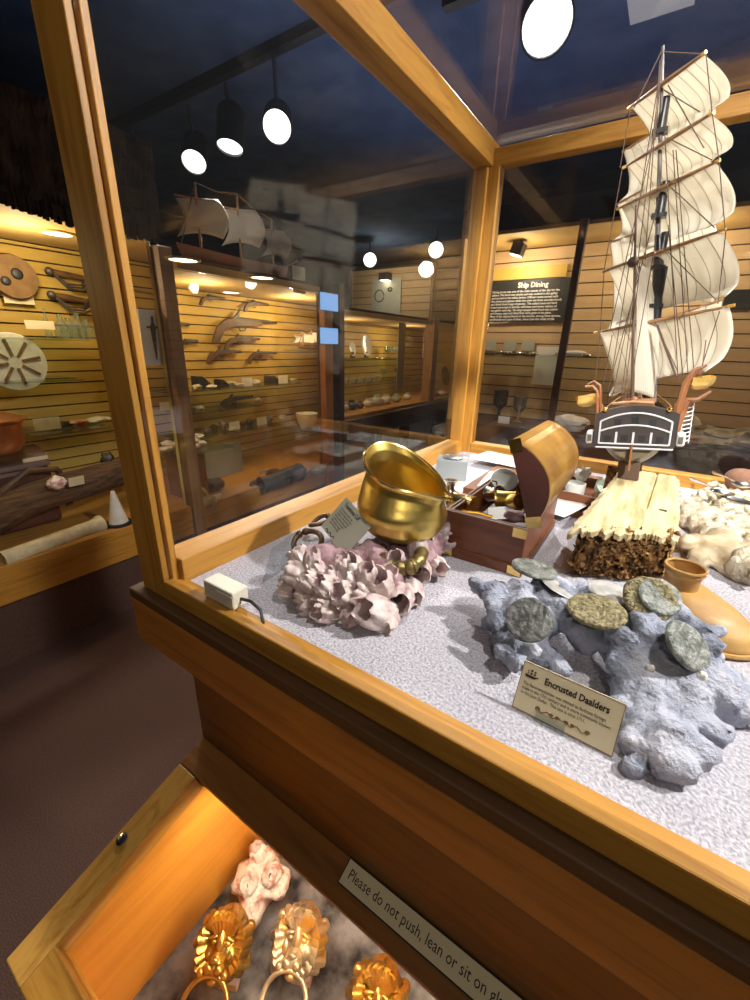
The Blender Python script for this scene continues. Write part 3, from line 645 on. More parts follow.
# ------------------------------------------------------------------ blue coral with coins
cc = V((.02, .36, DK))
co_ = thing('blue_grey_coral', 'large branching blue grey coral with encrusted coins lying on it', 'coral', cc)
def Lb(px, py, h, r): return (onz(px, py, DK + h) - cc, r)
LB = [(478, 577, .03, .012), (483, 590, .028, .012), (492, 602, .028, .014), (505, 600, .03, .016), (520, 595, .032, .018), (497, 622, .022, .012), (500, 640, .016, .012), (508, 652, .012, .012), (520, 640, .018, .016), (535, 645, .016, .016), (548, 655, .010, .012), (540, 625, .026, .018),
      (525, 610, .03, .018), (545, 588, .036, .012), (556, 578, .038, .010), (552, 604, .034, .016), (565, 612, .034, .016), (575, 600, .038, .014), (590, 600, .04, .014), (600, 625, .034, .018), (585, 640, .022, .014), (615, 612, .04, .018), (635, 605, .046, .018), (655, 610, .048, .018), (675, 608, .046, .012), (690, 625, .044, .010), (706, 630, .044, .009), (716, 634, .042, .006),
      (630, 630, .036, .020), (650, 640, .038, .020), (668, 645, .04, .02), (612, 648, .026, .014), (625, 658, .026, .020), (642, 665, .026, .024), (628, 688, .014, .018), (650, 690, .016, .026), (672, 680, .022, .026), (690, 672, .026, .022), (700, 660, .03, .014), (705, 685, .022, .022), (722, 680, .022, .016), (735, 690, .02, .014), (748, 686, .016, .010),
      (720, 700, .014, .018), (738, 712, .010, .014), (752, 700, .012, .014), (690, 705, .012, .024), (700, 722, .012, .016), (712, 730, .012, .010), (675, 715, .008, .02), (655, 725, .006, .018), (640, 745, .006, .016), (642, 762, .003, .010), (660, 752, .008, .016), (672, 762, .009, .016), (668, 742, .01, .018), (690, 755, .008, .011), (694, 760, .008, .008), (660, 705, .014, .02), (672, 735, .01, .02), (672, 770, .006, .012),
      (612, 712, .004, .012), (630, 715, .004, .02), (640, 735, .003, .018), (575, 628, .024, .012), (560, 590, .036, .010)]
rq = random.Random(3)
me = meta([(Lb(a, b, h, r)[0], min(r * 1.18, .023)) for a, b, h, r in LB] + [(onz(a + rq.uniform(-14, 14), b + rq.uniform(-12, 12), DK + h + rq.uniform(-.004, .006)) - cc, rq.uniform(.009, .0135)) for a, b, h, r in LB for _ in range(2)], .0034, .5)
from_mesh('coral_body', me, M['coral'], co_, disp=[(.0065, 62), (.0040, 150), (.0020, 340)])
for a, b, h, r in [(585, 596, .036, .005), (666, 600, .05, .004), (688, 640, .04, .005), (675, 636, .042, .004), (640, 700, .02, .003), (650, 668, .034, .003), (700, 676, .035, .004), (622, 640, .035, .004)]:
    p = onz(a, b, DK + h) - cc; MB().ell(p, (r, r * .8, r), disp=.3, dsc=2).build('white_nodule', M['shell'], co_, smooth=True)
def coin(px, py, h, rad, tilt, m, label, seed, ell=1.0, th=.003):
    p = onz(px, py, DK + h)
    t = thing('encrusted_coin', label, 'coin', p, tilt, 'encrusted coins on the blue coral')
    def edge(a): return 1 + .05 * noise.noise(V((math.cos(a) * 2, math.sin(a) * 2, seed)))
    def fn(u, v):
        a = u * 2 * PI; e = edge(a)
        prof = [(0, 0), (.8, 0), (.97, .25), (1, .5), (.96, .85), (.88, 1), (.5, .95), (0, .95)]
        tt = v * 7; i = min(int(tt), 6); f = tt - i; r = prof[i][0] * (1 - f) + prof[i + 1][0] * f; z = prof[i][1] * (1 - f) + prof[i + 1][1] * f
        x = r * rad * e * math.cos(a); y = r * rad * e * ell * math.sin(a)
        return V((x, y, z * th + (.0007 * noise.noise(V((x * 300, y * 300, seed))) if v > .5 else 0)))
    MB().surf(fn, 40, 28, cu=True).build('coin_disc', M[m], t, smooth=True, angle=60); return t
coin(533, 572, .048, .0215, (-.1, .05, 0), 'coin_s', 'flat grey green encrusted coin, topmost toward the chest', 1, .9, .006)
coin(567, 591, .044, .0235, (-.12, .25, .2), 'coin_w', 'thin pale disc like coin beside the grey green one', 2, .8, .0018)
coin(529, 620, .044, .0185, (.75, -.25, .1), 'coin_d', 'dark slate coin tilted toward the viewer above the label', 3)
coin(596, 613, .050, .0225, (.22, -.05, .1), 'coin_g', 'gritty gold speckled oval coin in the middle of the coral', 4, .85, .005)
coin(611, 594, .052, .0195, (.05, .1, 0), 'coin_w', 'pale whitish coin behind the gritty gold one', 5, .8, .003)
coin(648, 600, .060, .0195, (.70, .15, 0), 'coin_g', 'large gold and grey coin standing tilted on the coral crest', 6, 1.0, .006)
coin(658, 598, .063, .0165, (.55, .25, 0), 'coin_s', 'grey coin fused over the gold one at the crest', 8, 1.0, .005)
coin(684, 646, .050, .0225, (.75, .62, .5), 'coin_s', 'long tilted green grey coin on the slope nearest the clay boot', 7, .72, .005)
# printed label with stand
lc = [onz(512, 706, DK + .002), None]
A = onz(512, 706, DK + .001); B = onz(612, 757, DK + .001)
xd = (B - A); xd.z = 0; LW = xd.length; xd.normalize(); up = V((xd.y * -.42, xd.x * .42, .907)); up = (up - xd * up.dot(xd)).normalized(); nn = xd.cross(up)
XL_ = Matrix((xd, up, nn)).transposed().to_4x4(); XL_.translation = A
# height so that the top corner meets the photo's
LH = .0355
lb = thing('coin_label', 'cream printed label about the encrusted coins in front of the coral', 'label', A); I2 = ROOT[lb.name].inverted()
MB().box((0, 0, -.0012), (LW, LH, 0), XL_).build('card', M['card'], lb, w=True)
m = MB()
for a, b in (((0, 0), (LW, .0004)), ((0, LH - .0004), (LW, LH)), ((0, 0), (.0004, LH)), ((LW - .0004, 0), (LW, LH))): m.box((a[0], a[1], 0), (b[0], b[1], .0003), XL_)
m.build('printed_border', M['brown_ink'], lb, w=True)
text('Encrusted Daalders', .0067, M['ink'], lb, I2 @ XL_ @ T((.0165, LH - .0103, .0003)), bold=.00018, xs=LW / .0835)
text('The Ransoensdaalder was minted to facilitate foreign\ntrade in the 17th century and is more commonly known\nas the Lion Dollar.  This one is circa 1711.', .0034, M['ink'], lb, I2 @ XL_ @ T((.003, LH - .0163, .0003)), xs=LW / .088, name='small_lettering')
m = MB()
cx = LW / 2
for sgn in (-1, 1):
    pts = [XL_ @ V((cx + sgn * (.0005 + .016 * k / 30), .0065 + .0011 * math.sin(k * .45), .0004)) for k in range(31)]; m.tube(pts, .00028, 5)
    for q, rr in ((.003, .0013), (.007, .0012), (.0165, .0017)):
        m.tube([XL_ @ V((cx + sgn * q + rr * (1 - k / 22) * math.cos(k * .6), .0068 + rr * (1 - k / 22) * math.sin(k * .6), .0004)) for k in range(18)], .00028, 5)
m.build('scroll_ornament', M['brown_ink'], lb, w=True)
m = MB()   # printed sailing ship
sx, sy = .0025, LH - .0105
hp = [(0, .002), (.001, 0), (.007, 0), (.0105, .0025), (.007, .0018), (.003, .0018)]
m.add([XL_ @ V((sx + a, sy + b, .0004)) for a, b in hp], [(0, 1, 2, 3, 4, 5)])
for k, (a, w_, h_) in enumerate(((.0015, .0012, .003), (.0035, .0018, .0042), (.006, .0016, .0036))):
    for j in range(2): m.add([XL_ @ V((sx + a + q, sy + .0024 + j * h_ * .5 + z, .0004)) for q, z in ((0, 0), (w_, .0004), (w_ * .8, h_ * .42), (.0003, h_ * .4))], [(0, 1, 2, 3)])
m.build('printed_ship', M['ink'], lb, w=True)
MB().box((LW * .25, -.001, -.006), (LW * .55, .0, .004), XL_).box((LW * .25, 0, .0006), (LW * .55, .005, .0018), XL_).build('clear_stand', M['acrylic'], lb, w=True)

# ------------------------------------------------------------------ tan boot, fungus shell, white coral, spoons
bt = thing('leather_boot', 'tan leather boot shaped vessel with open round neck behind the coral', 'boot', onz(700, 630, DK)); bo = V(bt.location)
nk = ony(686, 567, .47); nk2 = ony(690, 600, .462)
def bootf(u, v):
    a = u * 2 * PI; t = v
    # from neck down to a broad sole drawn out toward the toe
    top = nk; c1 = V((nk.x + .004, nk.y - .004, .935)); c2 = V((.082, .452, .925)); c3 = V((.088, .448, .901))
    cs = [(V((nk.x, nk.y, nk.z)), .0165, .0165), (V((nk.x, nk.y, nk.z - .004)), .0175, .0175), (V((nk.x, nk.y, nk.z - .008)), .0150, .0150), (V((nk.x, nk.y, nk.z - .020)), .0148, .015), (V((nk.x + .004, nk.y, .935)), .019, .020), (V((.076, .458, .926)), .028, .028), (V((.082, .455, .915)), .038, .034), (V((.083, .455, .906)), .042, .037), (V((.083, .455, .900)), .042, .037)]
    q = t * (len(cs) - 1); i = min(int(q), len(cs) - 2); f = q - i
    c = cs[i][0].lerp(cs[i + 1][0], f); rx_ = cs[i][1] * (1 - f) + cs[i + 1][1] * f; ry_ = cs[i][2] * (1 - f) + cs[i + 1][2] * f
    return c + V((rx_ * math.cos(a), ry_ * math.sin(a), 0))
m = MB(); m.surf(lambda u, v: bootf(u, 1 - v), 36, 32, cu=True); m.surf(lambda u, v: V((nk.x + .0165 * (1 - .2 * min(1, v * 3)) * (1 if v < .7 else (1 - v) / .3) * math.cos(u * 2 * PI), nk.y + .0165 * (1 - .2 * min(1, v * 3)) * (1 if v < .7 else (1 - v) / .3) * math.sin(u * 2 * PI), nk.z - .03 * min(v / .7, 1))), 36, 12, cu=True)
m.build('vessel_body', M['clay'], bt, w=True, smooth=True)
MB().tube([bootf(k / 36, 1) + V((0, 0, .0035)) + (bootf(k / 36, 1) - V((.083, .455, .9))).normalized() * .002 for k in range(36)], .0022, 6, closed=True).build('sole_edge', M['clay'], bt, w=True, smooth=True)
MB().tube([V((nk.x + .0165 * math.cos(k * PI / 18), nk.y + .0165 * math.sin(k * PI / 18), nk.z)) for k in range(36)], .0014, 6, closed=True).build('neck_rim', M['clay'], bt, w=True, smooth=True)
fs = onz(706, 560, DK)
me = meta([(V((.0, 0, .012)), .03), (V((.022, -.006, .012)), .03), (V((-.018, .01, .016)), .024), (V((.01, .02, .022)), .03), (V((.036, .01, .016)), .022), (V((-.008, -.022, .008)), .020), (V((.018, -.026, .008)), .020), (V((-.025, -.005, .02)), .014)], .005, .5)
tag(from_mesh('folded_shell', me, M['fungus'], disp=[(.006, 40), (.003, 90)]), 'cream folded clam like shell lump between timber block and tan boot', 'shell').location = fs
el = []; rnd = random.Random(5)
for k in range(420):
    t = rnd.random(); a = rnd.uniform(-1, 1); px = 708 + 66 * t + a * 24 * (1 - .3 * t); py = 486 + 66 * t + a * -24 + rnd.uniform(-10, 10)
    hh = .014 + .022 * (1 - a * a) * rnd.uniform(.6, 1); p = onz(px, py, DK + hh); el.append((p, rnd.uniform(.0062, .0085)))
    if k % 3 == 0: el.append((V((p.x, p.y, DK + .012)), .021))
wo = V((.14, .72, DK))
tag(from_mesh('white_coral_branch', meta([(p - wo, r * 1.15) for p, r in el], .0042, .5), M['bump_white'], disp=[(.0035, 120), (.002, 260)]), 'knobbly white coral branch lying behind the folded shell', 'coral').location = wo
def spoon(p, rot, label, L=.09):
    t = thing('pewter_spoon', label, 'spoon', p, rot, 'pewter spoons')
    def fn(u, v):
        a = u * 2 * PI; return V((.023 * v * math.cos(a) + .0, .0125 * v * math.sin(a), .006 * (v * v - 1)))
    MB().surf(fn, 24, 6, cu=True).surf(lambda u, v: fn(u, 1 - v) + V((0, 0, .0007)), 24, 6, cu=True).build('spoon_bowl', M['silver'], t, smooth=True)
    MB().tube([(.022, 0, 0), (.04, 0, .003), (L, 0, .004)], [.0022, .0018, .004], 8, flat=.5).build('spoon_handle', M['silver'], t, smooth=True)
spoon(onz(738, 500, DK + .052), (0, .1, -.15), 'pewter spoon with round bowl resting on the white coral')
spoon(onz(722, 492, DK + .058), (0, .12, 1.95), 'dark pewter spoon pointing away behind the white coral')
spoon(onz(742, 484, DK + .058), (0, .12, 1.9), 'bright pewter spoon beside the dark one at the case back')
me = meta([(V((rnd.uniform(-.09, .1), rnd.uniform(-.025, .025), rnd.uniform(.01, .045))), rnd.uniform(.02, .036)) for _ in range(26)], .007, .5)
tag(from_mesh('red_brown_rock', me, mat('red_brown_stone', (.12, .05, .03), (.28, .14, .08), .8, scale=14, bump=.6), disp=[(.006, 40)]), 'red brown stone lump lying along the back rail of the case', 'rock').location = V((.24, .95, DK))
# ------------------------------------------------------------------ lion knockers in the lower cabinet
def lion(p, X, label, m):
    t = thing('lion_head_door_knocker', label, 'door knocker', p, X, 'lion head knockers in the lower cabinet')
    # local: x right, z up, -y toward the viewer
    b = MB()
    b.ell((0, .004, .002), (.029, .014, .038), disp=.05, dsc=5)                 # back of the mane
    b.ell((0, -.008, -.002), (.0195, .017, .030)); b.ell((0, -.021, -.012), (.0115, .014, .0135)); b.ell((0, -.014, .008), (.0075, .016, .017))   # skull, muzzle, nose bridge
    for s in (-1, 1):
        b.ell((s * .0062, -.030, -.014), (.0062, .007, .0058)); b.ell((s * .0095, -.020, .011), (.0075, .006, .0032), ry(s * .35)); b.ell((s * .013, -.014, -.004), (.007, .008, .010))
    b.ell((0, -.034, -.0065), (.0055, .0035, .0035)); b.ell((0, -.024, -.0245), (.007, .008, .005))
    fc_ = b.build('face', m, t, smooth=True)
    for s in (-1, 1):
        MB().ell((s * .0088, -.0225, .0065), (.0042, .0035, .0032)).build('eye', m, fc_, smooth=True)
        MB().ell((s * .0280, -.002, .020), (.007, .0055, .0075)).build('ear', m, fc_, smooth=True)
    mm = MB()
    for k in range(17):
        a = PI * (-.22 + 1.44 * k / 16); r1, r2 = .020, .032 + .003 * math.sin(k * 2.1)
        pts = [(r1 * math.cos(a) * .9, -.014, .003 + r1 * math.sin(a) * 1.15), (math.cos(a) * (r1 + r2) / 2, -.020, math.sin(a) * (r1 + r2) / 2 * 1.15 + .002), (math.cos(a + .12) * r2, -.008, math.sin(a + .12) * r2 * 1.05), (math.cos(a + .3) * r2 * .96, .004, math.sin(a + .3) * r2 * .98)]
        mm.tube(pts, [.0045, .0062, .0055, .002], 8)
    for k in range(7):
        a = PI * (.14 + .72 * k / 6); mm.tube([(.008 * math.cos(a), -.022, .014), (.015 * math.cos(a), -.026, .020 + .006 * math.sin(a)), (.022 * math.cos(a + .15), -.018, .024 + .010 * math.sin(a))], [.003, .0052, .002], 8)
    mm.build('mane', m, t, smooth=True)
    MB().tube([(.026 * math.sin(a), -.031 - .006 * (1 - math.cos(a)), -.019 - .024 * (1 - math.cos(a))) for a in [(-.82 + 1.64 * k / 30) * PI + PI * 0 for k in range(31)]], .0028, 10).build('ring_handle', m, t, smooth=True)
    for s in (-1, 1): MB().ell((s * .0145, -.031, -.018), .0048, nu=12, nv=8).build('ring_boss', m, t, smooth=True)
    return t
ST = mat('pale_pink_stone', (.5, .36, .33), (.6, .45, .42), .6, scale=20)
LI = [(onz(225, 946, .430), 'gold lion head knocker nearest the orange side wall', 'glossgold', .10), (onz(300, 942, .430), 'worn patchy gilt lion head knocker, the middle one', 'giltgrey', .02), (onz(378, 1003, .430), 'gold lion head knocker half hidden under the door rail', 'glossgold', -.05)]
for p, lab, m, a in LI:
    lion(p, (-1.0, 0, a + .40), lab, M[m])
    sp = thing('display_stand', 'pale pink block stand under the ' + lab.replace(' knocker', ''), 'stand', V((p.x, p.y + .012, .376)), (0, 0, a + .40))
    MB().box((-.013, -.030, 0), (.013, .012, .016)).box((-.008, -.006, .016), (.008, .004, .036)).build('block', ST, sp, bevel=.001)
bq = onz(258, 890, .395)
pb = thing('pink_barnacle_shell', 'bright pink white barnacle clump under the lamp of the lower cabinet', 'barnacle', V((bq.x, bq.y, .376)))
K_ = 1.3
me = meta([(V(p) * K_, r * K_) for p, r in [((0, 0, .022), .034), ((-.008, .018, .03), .026), ((.010, -.018, .016), .022), ((.016, .012, .03), .024), ((-.014, -.004, .028), .02), ((.012, -.032, .013), .013)]], .004, .5)
from_mesh('clump', me, M['pink'], pb, disp=[(.007, 60), (.004, 120)])
for k, (x, y, z, r) in enumerate(((-.012, .016, .046, .010), (.014, .010, .046, .011), (.0, -.008, .042, .010), (.012, -.026, .028, .008))):
    m = MB(); barnacle(m, T(V((x, y, z - .006)) * K_) @ rot_to((x * 20, y * 10 - .3, 1)), r * K_, .020, 40 + k); m.build('barnacle', [M['pink'], M['barn_shade']], pb, smooth=True)
# ------------------------------------------------------------------ the model ship
SO = ony(634, 447, .66); SO = V((-.0165, .66, 1.028))
ship = thing('model_sailing_ship', 'tall model sailing ship with white sails standing on the timber block', 'model ship', SO)
roll = math.radians(-5.5)
SX = T(SO) @ rz(math.radians(2)) @ ry(roll)
SI = SX.inverted()
def sb(b, name, m, par=None, **k): return b.build(name, m, par or ship, w=True, **k)
def P(x, y, z): return SX @ V((x, y, z))
HL = .255
def half(y):    # half beam along the hull
    t = y / HL; return .047 * (1 - .10 * (1 - t)) * (1 - max(0, (t - .45) / .55) ** 2.2)
def deckz(y): t = y / HL; return .050 - .020 * math.sin(min(t, 1) * PI) + .006 * t
def hullf(s, z0, z1):
    def fn(u, v):
        y = HL * u; t = u
        zt_, zb_ = deckz(y), -.030 + .012 * max(0, .12 - t) / .12 + .03 * max(0, t - .85) / .15
        a = v
        z = zb_ + (zt_ - zb_) * a
        f = (math.sin(min(1, a * 1.35) * PI / 2) ** .5) * (1 - .10 * max(0, a - .5))
        if t < .12: f *= (1 - (.12 - t) / .12 * .25 * (1 - min(1, a * 1.9)))
        return P(s * max(.0008, half(y) * f), y + .02 * max(0, t - .8) * a * 3, z)
    return fn
for s in (-1, 1):
    m = MB(); fn = hullf(s, 0, 1)
    m.surf(lambda u, v: fn(u if s < 0 else 1 - u, v * .52), 40, 12); sb(m, 'lower_hull', M['hull_low'], smooth=True)
    m = MB(); m.surf(lambda u, v: fn(u if s < 0 else 1 - u, .5 + v * .5), 40, 12); sb(m, 'upper_hull', M['hull'], smooth=True)
    for zz in (.62, .84): m = MB(); m.tube([fn(k / 30, zz) + (SX.to_3x3() @ V((s * .0008, 0, 0))) for k in range(31)], .0011, 6); sb(m, 'wale', M['trimw'] if zz > .8 else M['gold'], smooth=True)
m = MB(); m.surf(lambda u, v: P((u - .5) * 2 * half(HL * v) * .93, HL * v, deckz(HL * v) - .008), 6, 30); sb(m, 'deck', M['spar'])
m = MB(); fL, fR = hullf(-1, 0, 1), hullf(1, 0, 1); m.surf(lambda u, v: (fL(0, v).lerp(fR(0, v), u)), 12, 12); sb(m, 'stern_closure', M['hull_low'])
# transom panel
def arch(x, w, base, rise): return base + rise * (1 - (x / w) ** 2)
TW = .0475
pts = [(-TW, .002)] + [(TW, .002)] + [(TW - 2 * TW * k / 16, arch(TW - 2 * TW * k / 16, TW, .046, .011)) for k in range(17)]
sb(MB().prism(pts, -.007, .004, SX), 'transom', M['hull'], bevel=0)
TR_ = ship.children[-1] if False else [o for o in bpy.data.objects if o.name.startswith('transom')][0]
m = MB()
def strip(p, r=.00125): m.tube([P(x, -.0078, z) for x, z in p], r, 6)
w_ = .0405
strip([(w_ - 2 * w_ * k / 16, arch(w_ - 2 * w_ * k / 16, w_, .036, .0115)) for k in range(17)]); strip([(w_ - 2 * w_ * k / 16, arch(w_ - 2 * w_ * k / 16, w_, .0225, .009)) for k in range(17)])
strip([(-w_, .006), (w_, .006)]); strip([(-w_ - .003, .0005), (w_ + .005, .0005)]); strip([(-w_, .006), (-w_, .036)]); strip([(w_, .006), (w_, .036)])
sb(m, 'transom_trim', M['trimw'], par=TR_, smooth=True)
for x in (-.020, .0, .020): sb(MB().box((x - .0013, -.0085, .007), (x + .0013, -.007, .022), SX), 'pilaster', M['trimw'], par=TR_)
for x, z in ((-.030, .012), (-.010, .013), (.010, .013), (.030, .012), (-.020, .0345), (0, .037), (.020, .0345)):
    sb(MB().box((x - .004, -.0076, z - .003), (x + .004, -.0069, z + .005), SX), 'stern_window', M['blackp'], par=TR_)
for s in (-1, 1):
    sb(MB().box((s * .0475 - .0 if s > 0 else -.0575, -.004, .004), (.0575 if s > 0 else -.0475, .020, .021), SX), 'quarter_gallery', M['trimw'], bevel=.003)
    sb(MB().box((s * .0525 - .0025, -.0048, .008), (s * .0525 + .0025, -.0038, .017), SX), 'gallery_window', M['hull_low'])
    sb(MB().ell(P(s * .036, -.009, .052), .0032, nu=12, nv=8), 'stern_lantern', M['brass2'], smooth=True)
    # pinrail and railing, cannon row
    m = MB(); m.tube([P(s * half(y) * .97, y, deckz(y) + .008) for y in [HL * k / 24 for k in range(24)]], .001, 6)
    for k in range(22): y = HL * k / 24; m.tube([P(s * half(y) * .96, y, deckz(y) - .002), P(s * half(y) * .97, y, deckz(y) + .008)], .0006, 4)
    sb(m, 'deck_railing', M['spar'])
    for k in range(5):
        y = .04 + k * .036; m = MB(); m.cyl(P(s * (half(y) - .004), y, .016), P(s * (half(y) + .006), y, .0165), .0018, .0014, 10); sb(m, 'cannon', M['brass2'], smooth=True)
sb(MB().tube([P(-.030, .004, .058), P(-.005, .0, .061), P(.018, .004, .059)], .0022, 8), 'taffrail', M['spar'], smooth=True)
sb(MB().box((-.0012, -.012, -.030), (.0012, .002, .004), SX), 'rudder', M['ship_brown'])
sb(MB().box((-.02, .03, .045), (.02, .07, .060), SX), 'cabin', M['ship_brown'], bevel=.001)
sb(MB().box((-.014, .10, .03), (.014, .135, .046), SX), 'hatch', M['ship_brown'], bevel=.001)
# cradle between keel and timber
sb(MB().box((-.013, .016, -.050), (.013, .022, -.024), SX).box((-.004, .022, -.046), (.004, .09, -.036), SX).box((-.016, .07, -.050), (.016, .078, -.024), SX), 'cradle', M['rig'], bevel=.001)
# boats on curved davits
def boat(cx, cy, cz, yaw, k=1):
    X = SX @ T((cx, cy, cz)) @ rz(yaw) @ Matrix.Scale(k, 4)
    def fn(u, v):
        a = PI * v; t = 2 * u - 1; w = .0115 * (1 - abs(t) ** 2.4) + .0002; h = .0125 * (1 - .35 * abs(t) ** 3)
        return X @ V((-w * math.cos(a), .027 * t, -h * math.sin(a) + .003 * t * t))
    m = MB(); m.surf(fn, 20, 10); m.surf(lambda u, v: X @ V(((1 - 2 * v) * -.0115 * (1 - abs(2 * u - 1) ** 2.4), .027 * (2 * u - 1), -.002 + .003 * (2 * u - 1) ** 2)), 20, 4); b = sb(m, 'lifeboat', M['gold'], smooth=True)
    for yy in (-.012, .0, .012): sb(MB().box((-.008, yy - .0018, -.001), (.008, yy + .0018, .001), X), 'boat_thwart', M['gold'], par=b)
boat(-.061, .008, .068, -.3, 1.1); boat(.066, .026, .087, -.4, 1.1)
def davit(pts, r): sb(MB().tube([P(*p) for p in pts], r, 8, flat=.6), 'davit', M['ship_brown'], smooth=True)
davit([(-.046, .0, .045), (-.048, -.002, .066), (-.049, -.002, .076), (-.055, -.002, .083), (-.064, -.002, .082)], .0022)
davit([(-.044, .02, .045), (-.046, .022, .070), (-.048, .022, .082), (-.056, .022, .088), (-.064, .022, .084)], .002)
davit([(.043, .0, .040), (.046, .0, .062), (.049, .0, .085), (.056, .0, .098), (.066, .0, .104)], [.003, .0045, .005, .0045, .002])
davit([(.048, .012, .020), (.050, .010, .045), (.054, .010, .062), (.064, .010, .062), (.076, .012, .072)], [.004, .0055, .0055, .004, .0025])
davit([(.044, .035, .045), (.048, .036, .078), (.056, .036, .09), (.066, .036, .094)], .0026)
m = MB()
for k in range(9): m.tube([P(.0525, .01 + .0015 * k, .008 + .0052 * k), P(.0625, .016 + .0015 * k, .010 + .0052 * k)], .0009, 5)
m.tube([P(.0525, .01, .006), P(.0525, .024, .054)], .0007, 5); m.tube([P(.0625, .016, .006), P(.0625, .03, .056)], .0007, 5)
sb(m, 'boarding_ladder', M['trimw'])
m = MB(); m.tube([P(0, .225, .045), P(0, .30, .085)], [.0035, .0015], 8); sb(m, 'bowsprit', M['spar'], smooth=True)
# masts and yards
MT, MBs = ony(663, 46, .735), ony(653, 402, .765)
sb(MB().tube([MBs.lerp(MT, k / 8) for k in range(9)], [.0042, .0042, .004, .0036, .0032, .0028, .0024, .002, .0016], 10), 'main_mast', M['mast'], smooth=True)
def mpt(t, px=0): return MBs.lerp(MT, t)
ZT_, ZD_ = onz, None
FT, FB = ony(668, 112, .885), ony(652, 396, .90)
sb(MB().tube([FB, FT], [.004, .0018], 8), 'fore_mast', M['mast'], smooth=True)
ZB, ZTt = ony(632, 404, .695), ony(636, 205, .68)
sb(MB().tube([ZB, ZTt], [.0022, .0012], 8), 'mizzen_mast', M['rig'], smooth=True)
for (px, py, h) in ((660, 132, 9), (659, 216, 12), (658, 268, 16), (656, 306, 22)):   # tops
    p = ony(px, py, .742); sb(MB().box((p.x - .0085, p.y - .007, p.z - .0025), (p.x + .0085, p.y + .007, p.z + .0025)).tube([p, p + V((-.001, 0, .026 + h * .001))], [.0062, .0045], 10), 'mast_top', M['blackp'], smooth=True)
p = ony(633, 262, .688); sb(MB().ell(p, (.0065, .006, .0065)), 'mizzen_top', M['rig'], smooth=True)
sb(MB().tube([ony(656, 325, .742), ony(657, 300, .742), ony(658, 270, .742), ony(659, 235, .742)], [.0058, .0066, .0062, .005], 10), 'mast_sleeve', M['blackp'], smooth=True)
p = ony(634, 400, .690); sb(MB().ell(p, (.005, .005, .005)), 'deadeye', M['ship_brown'], smooth=True)
YD = [((628, 109), (706, 52)), ((623, 168), (714, 112)), ((617, 209), (720, 160)), ((603, 271), (726, 229)), ((594, 333), (735, 305))]
YL, YR = .775, .69
yards = [(ony(*a, YL), ony(*b, YR)) for a, b in YD]
for a, b in yards:
    n = 12; sb(MB().tube([a.lerp(b, k / n) for k in range(n + 1)], [.0012 + .0014 * math.sin(PI * k / n) for k in range(n + 1)], 8), 'yard', M['spar'], smooth=True)
    for q, qq in ((a, b), (b, a)): sb(MB().tube([q, q.lerp(qq, .04)], .0019, 8), 'yard_cap', M['gold'], smooth=True)
def sail(a, b, c, d, bil, name='square_sail', roach=.16, seed=0, curl=.5):
    # a,b upper corners; c,d lower corners
    dirn = (b - a).normalized(); nrm = V((-dirn.y, dirn.x, 0)).normalized()
    if nrm.y < 0: nrm = -nrm
    def fn(u, v):
        lo = c.lerp(d, u); hi = a.lerp(b, u)
        vv = v * (1 - roach * (1 - (2 * u - 1) ** 2))
        p = hi.lerp(lo, vv)
        e = (1 - .25 * (2 * u - 1) ** 2)
        k = bil * math.sin(PI * min(vv, 1) * .86) * e + .0012 * math.sin(u * 40 + seed)
        side = (2 * u - 1); p = p + nrm * k + dirn * (side ** 3) * bil * .12 * math.sin(PI * vv)
        cu = max(0, vv - .8) / .2
        return p - nrm * (cu * bil * curl * (side ** 2))
    m = MB(); m.surf(fn, 36, 18, uv=True); o = sb(m, name, M['sail'], smooth=True, angle=90)
    s_ = o.modifiers.new('cloth_thickness', 'SOLIDIFY'); s_.thickness = .0006; return fn
fns = []
ends = [(ony(641, 150, .77), ony(714, 108, .70)), (ony(634, 200, .77), ony(718, 155, .70)), (ony(627, 258, .77), ony(722, 224, .70)), (ony(618, 325, .77), ony(729, 297, .70)), (ony(610, 397, .77), ony(708, 372, .71))]
for i in range(5):
    a, b = yards[i]; c, d = ends[i]
    fns.append(sail(a.lerp(b, .05), b.lerp(a, .03), c, d, .030 if i < 4 else .034, roach=.14, seed=i))
FYD = [((622, 152), (706, 100)), ((616, 205), (712, 150)), ((609, 243), (716, 205)), ((601, 339), (722, 300))]
fy = [(ony(*a, .925), ony(*b, .845)) for a, b in FYD]
for a, b in fy: sb(MB().tube([a, b], .0016, 8), 'yard', M['spar'], smooth=True)
for i in range(3): sail(fy[i][0].lerp(fy[i][1], .02), fy[i][1].lerp(fy[i][0], .05), fy[i + 1][0].lerp(fy[i + 1][1], .06), fy[i + 1][1].lerp(fy[i + 1][0], .05), .026, seed=9 + i)
sail(fy[3][0], fy[3][1], ony(612, 398, .92), ony(700, 372, .85), .026, seed=14)
# fore-and-aft spanker
def spk(u, v):
    l = ony(638, 266, .70).lerp(ony(634, 392, .70), v); r = ony(648, 268, .735).lerp(ony(653, 398, .745), v); r = r + V((.010 * math.sin(PI * v), 0, 0))
    p = l.lerp(r, u); return p + V((-.006 * math.sin(PI * u) * math.sin(PI * v), .010 * math.sin(PI * u), 0))
m = MB(); m.surf(spk, 14, 30, uv=True); o = sb(m, 'spanker_sail', M['sail'], smooth=True); s_ = o.modifiers.new('cloth_thickness', 'SOLIDIFY'); s_.thickness = .0006
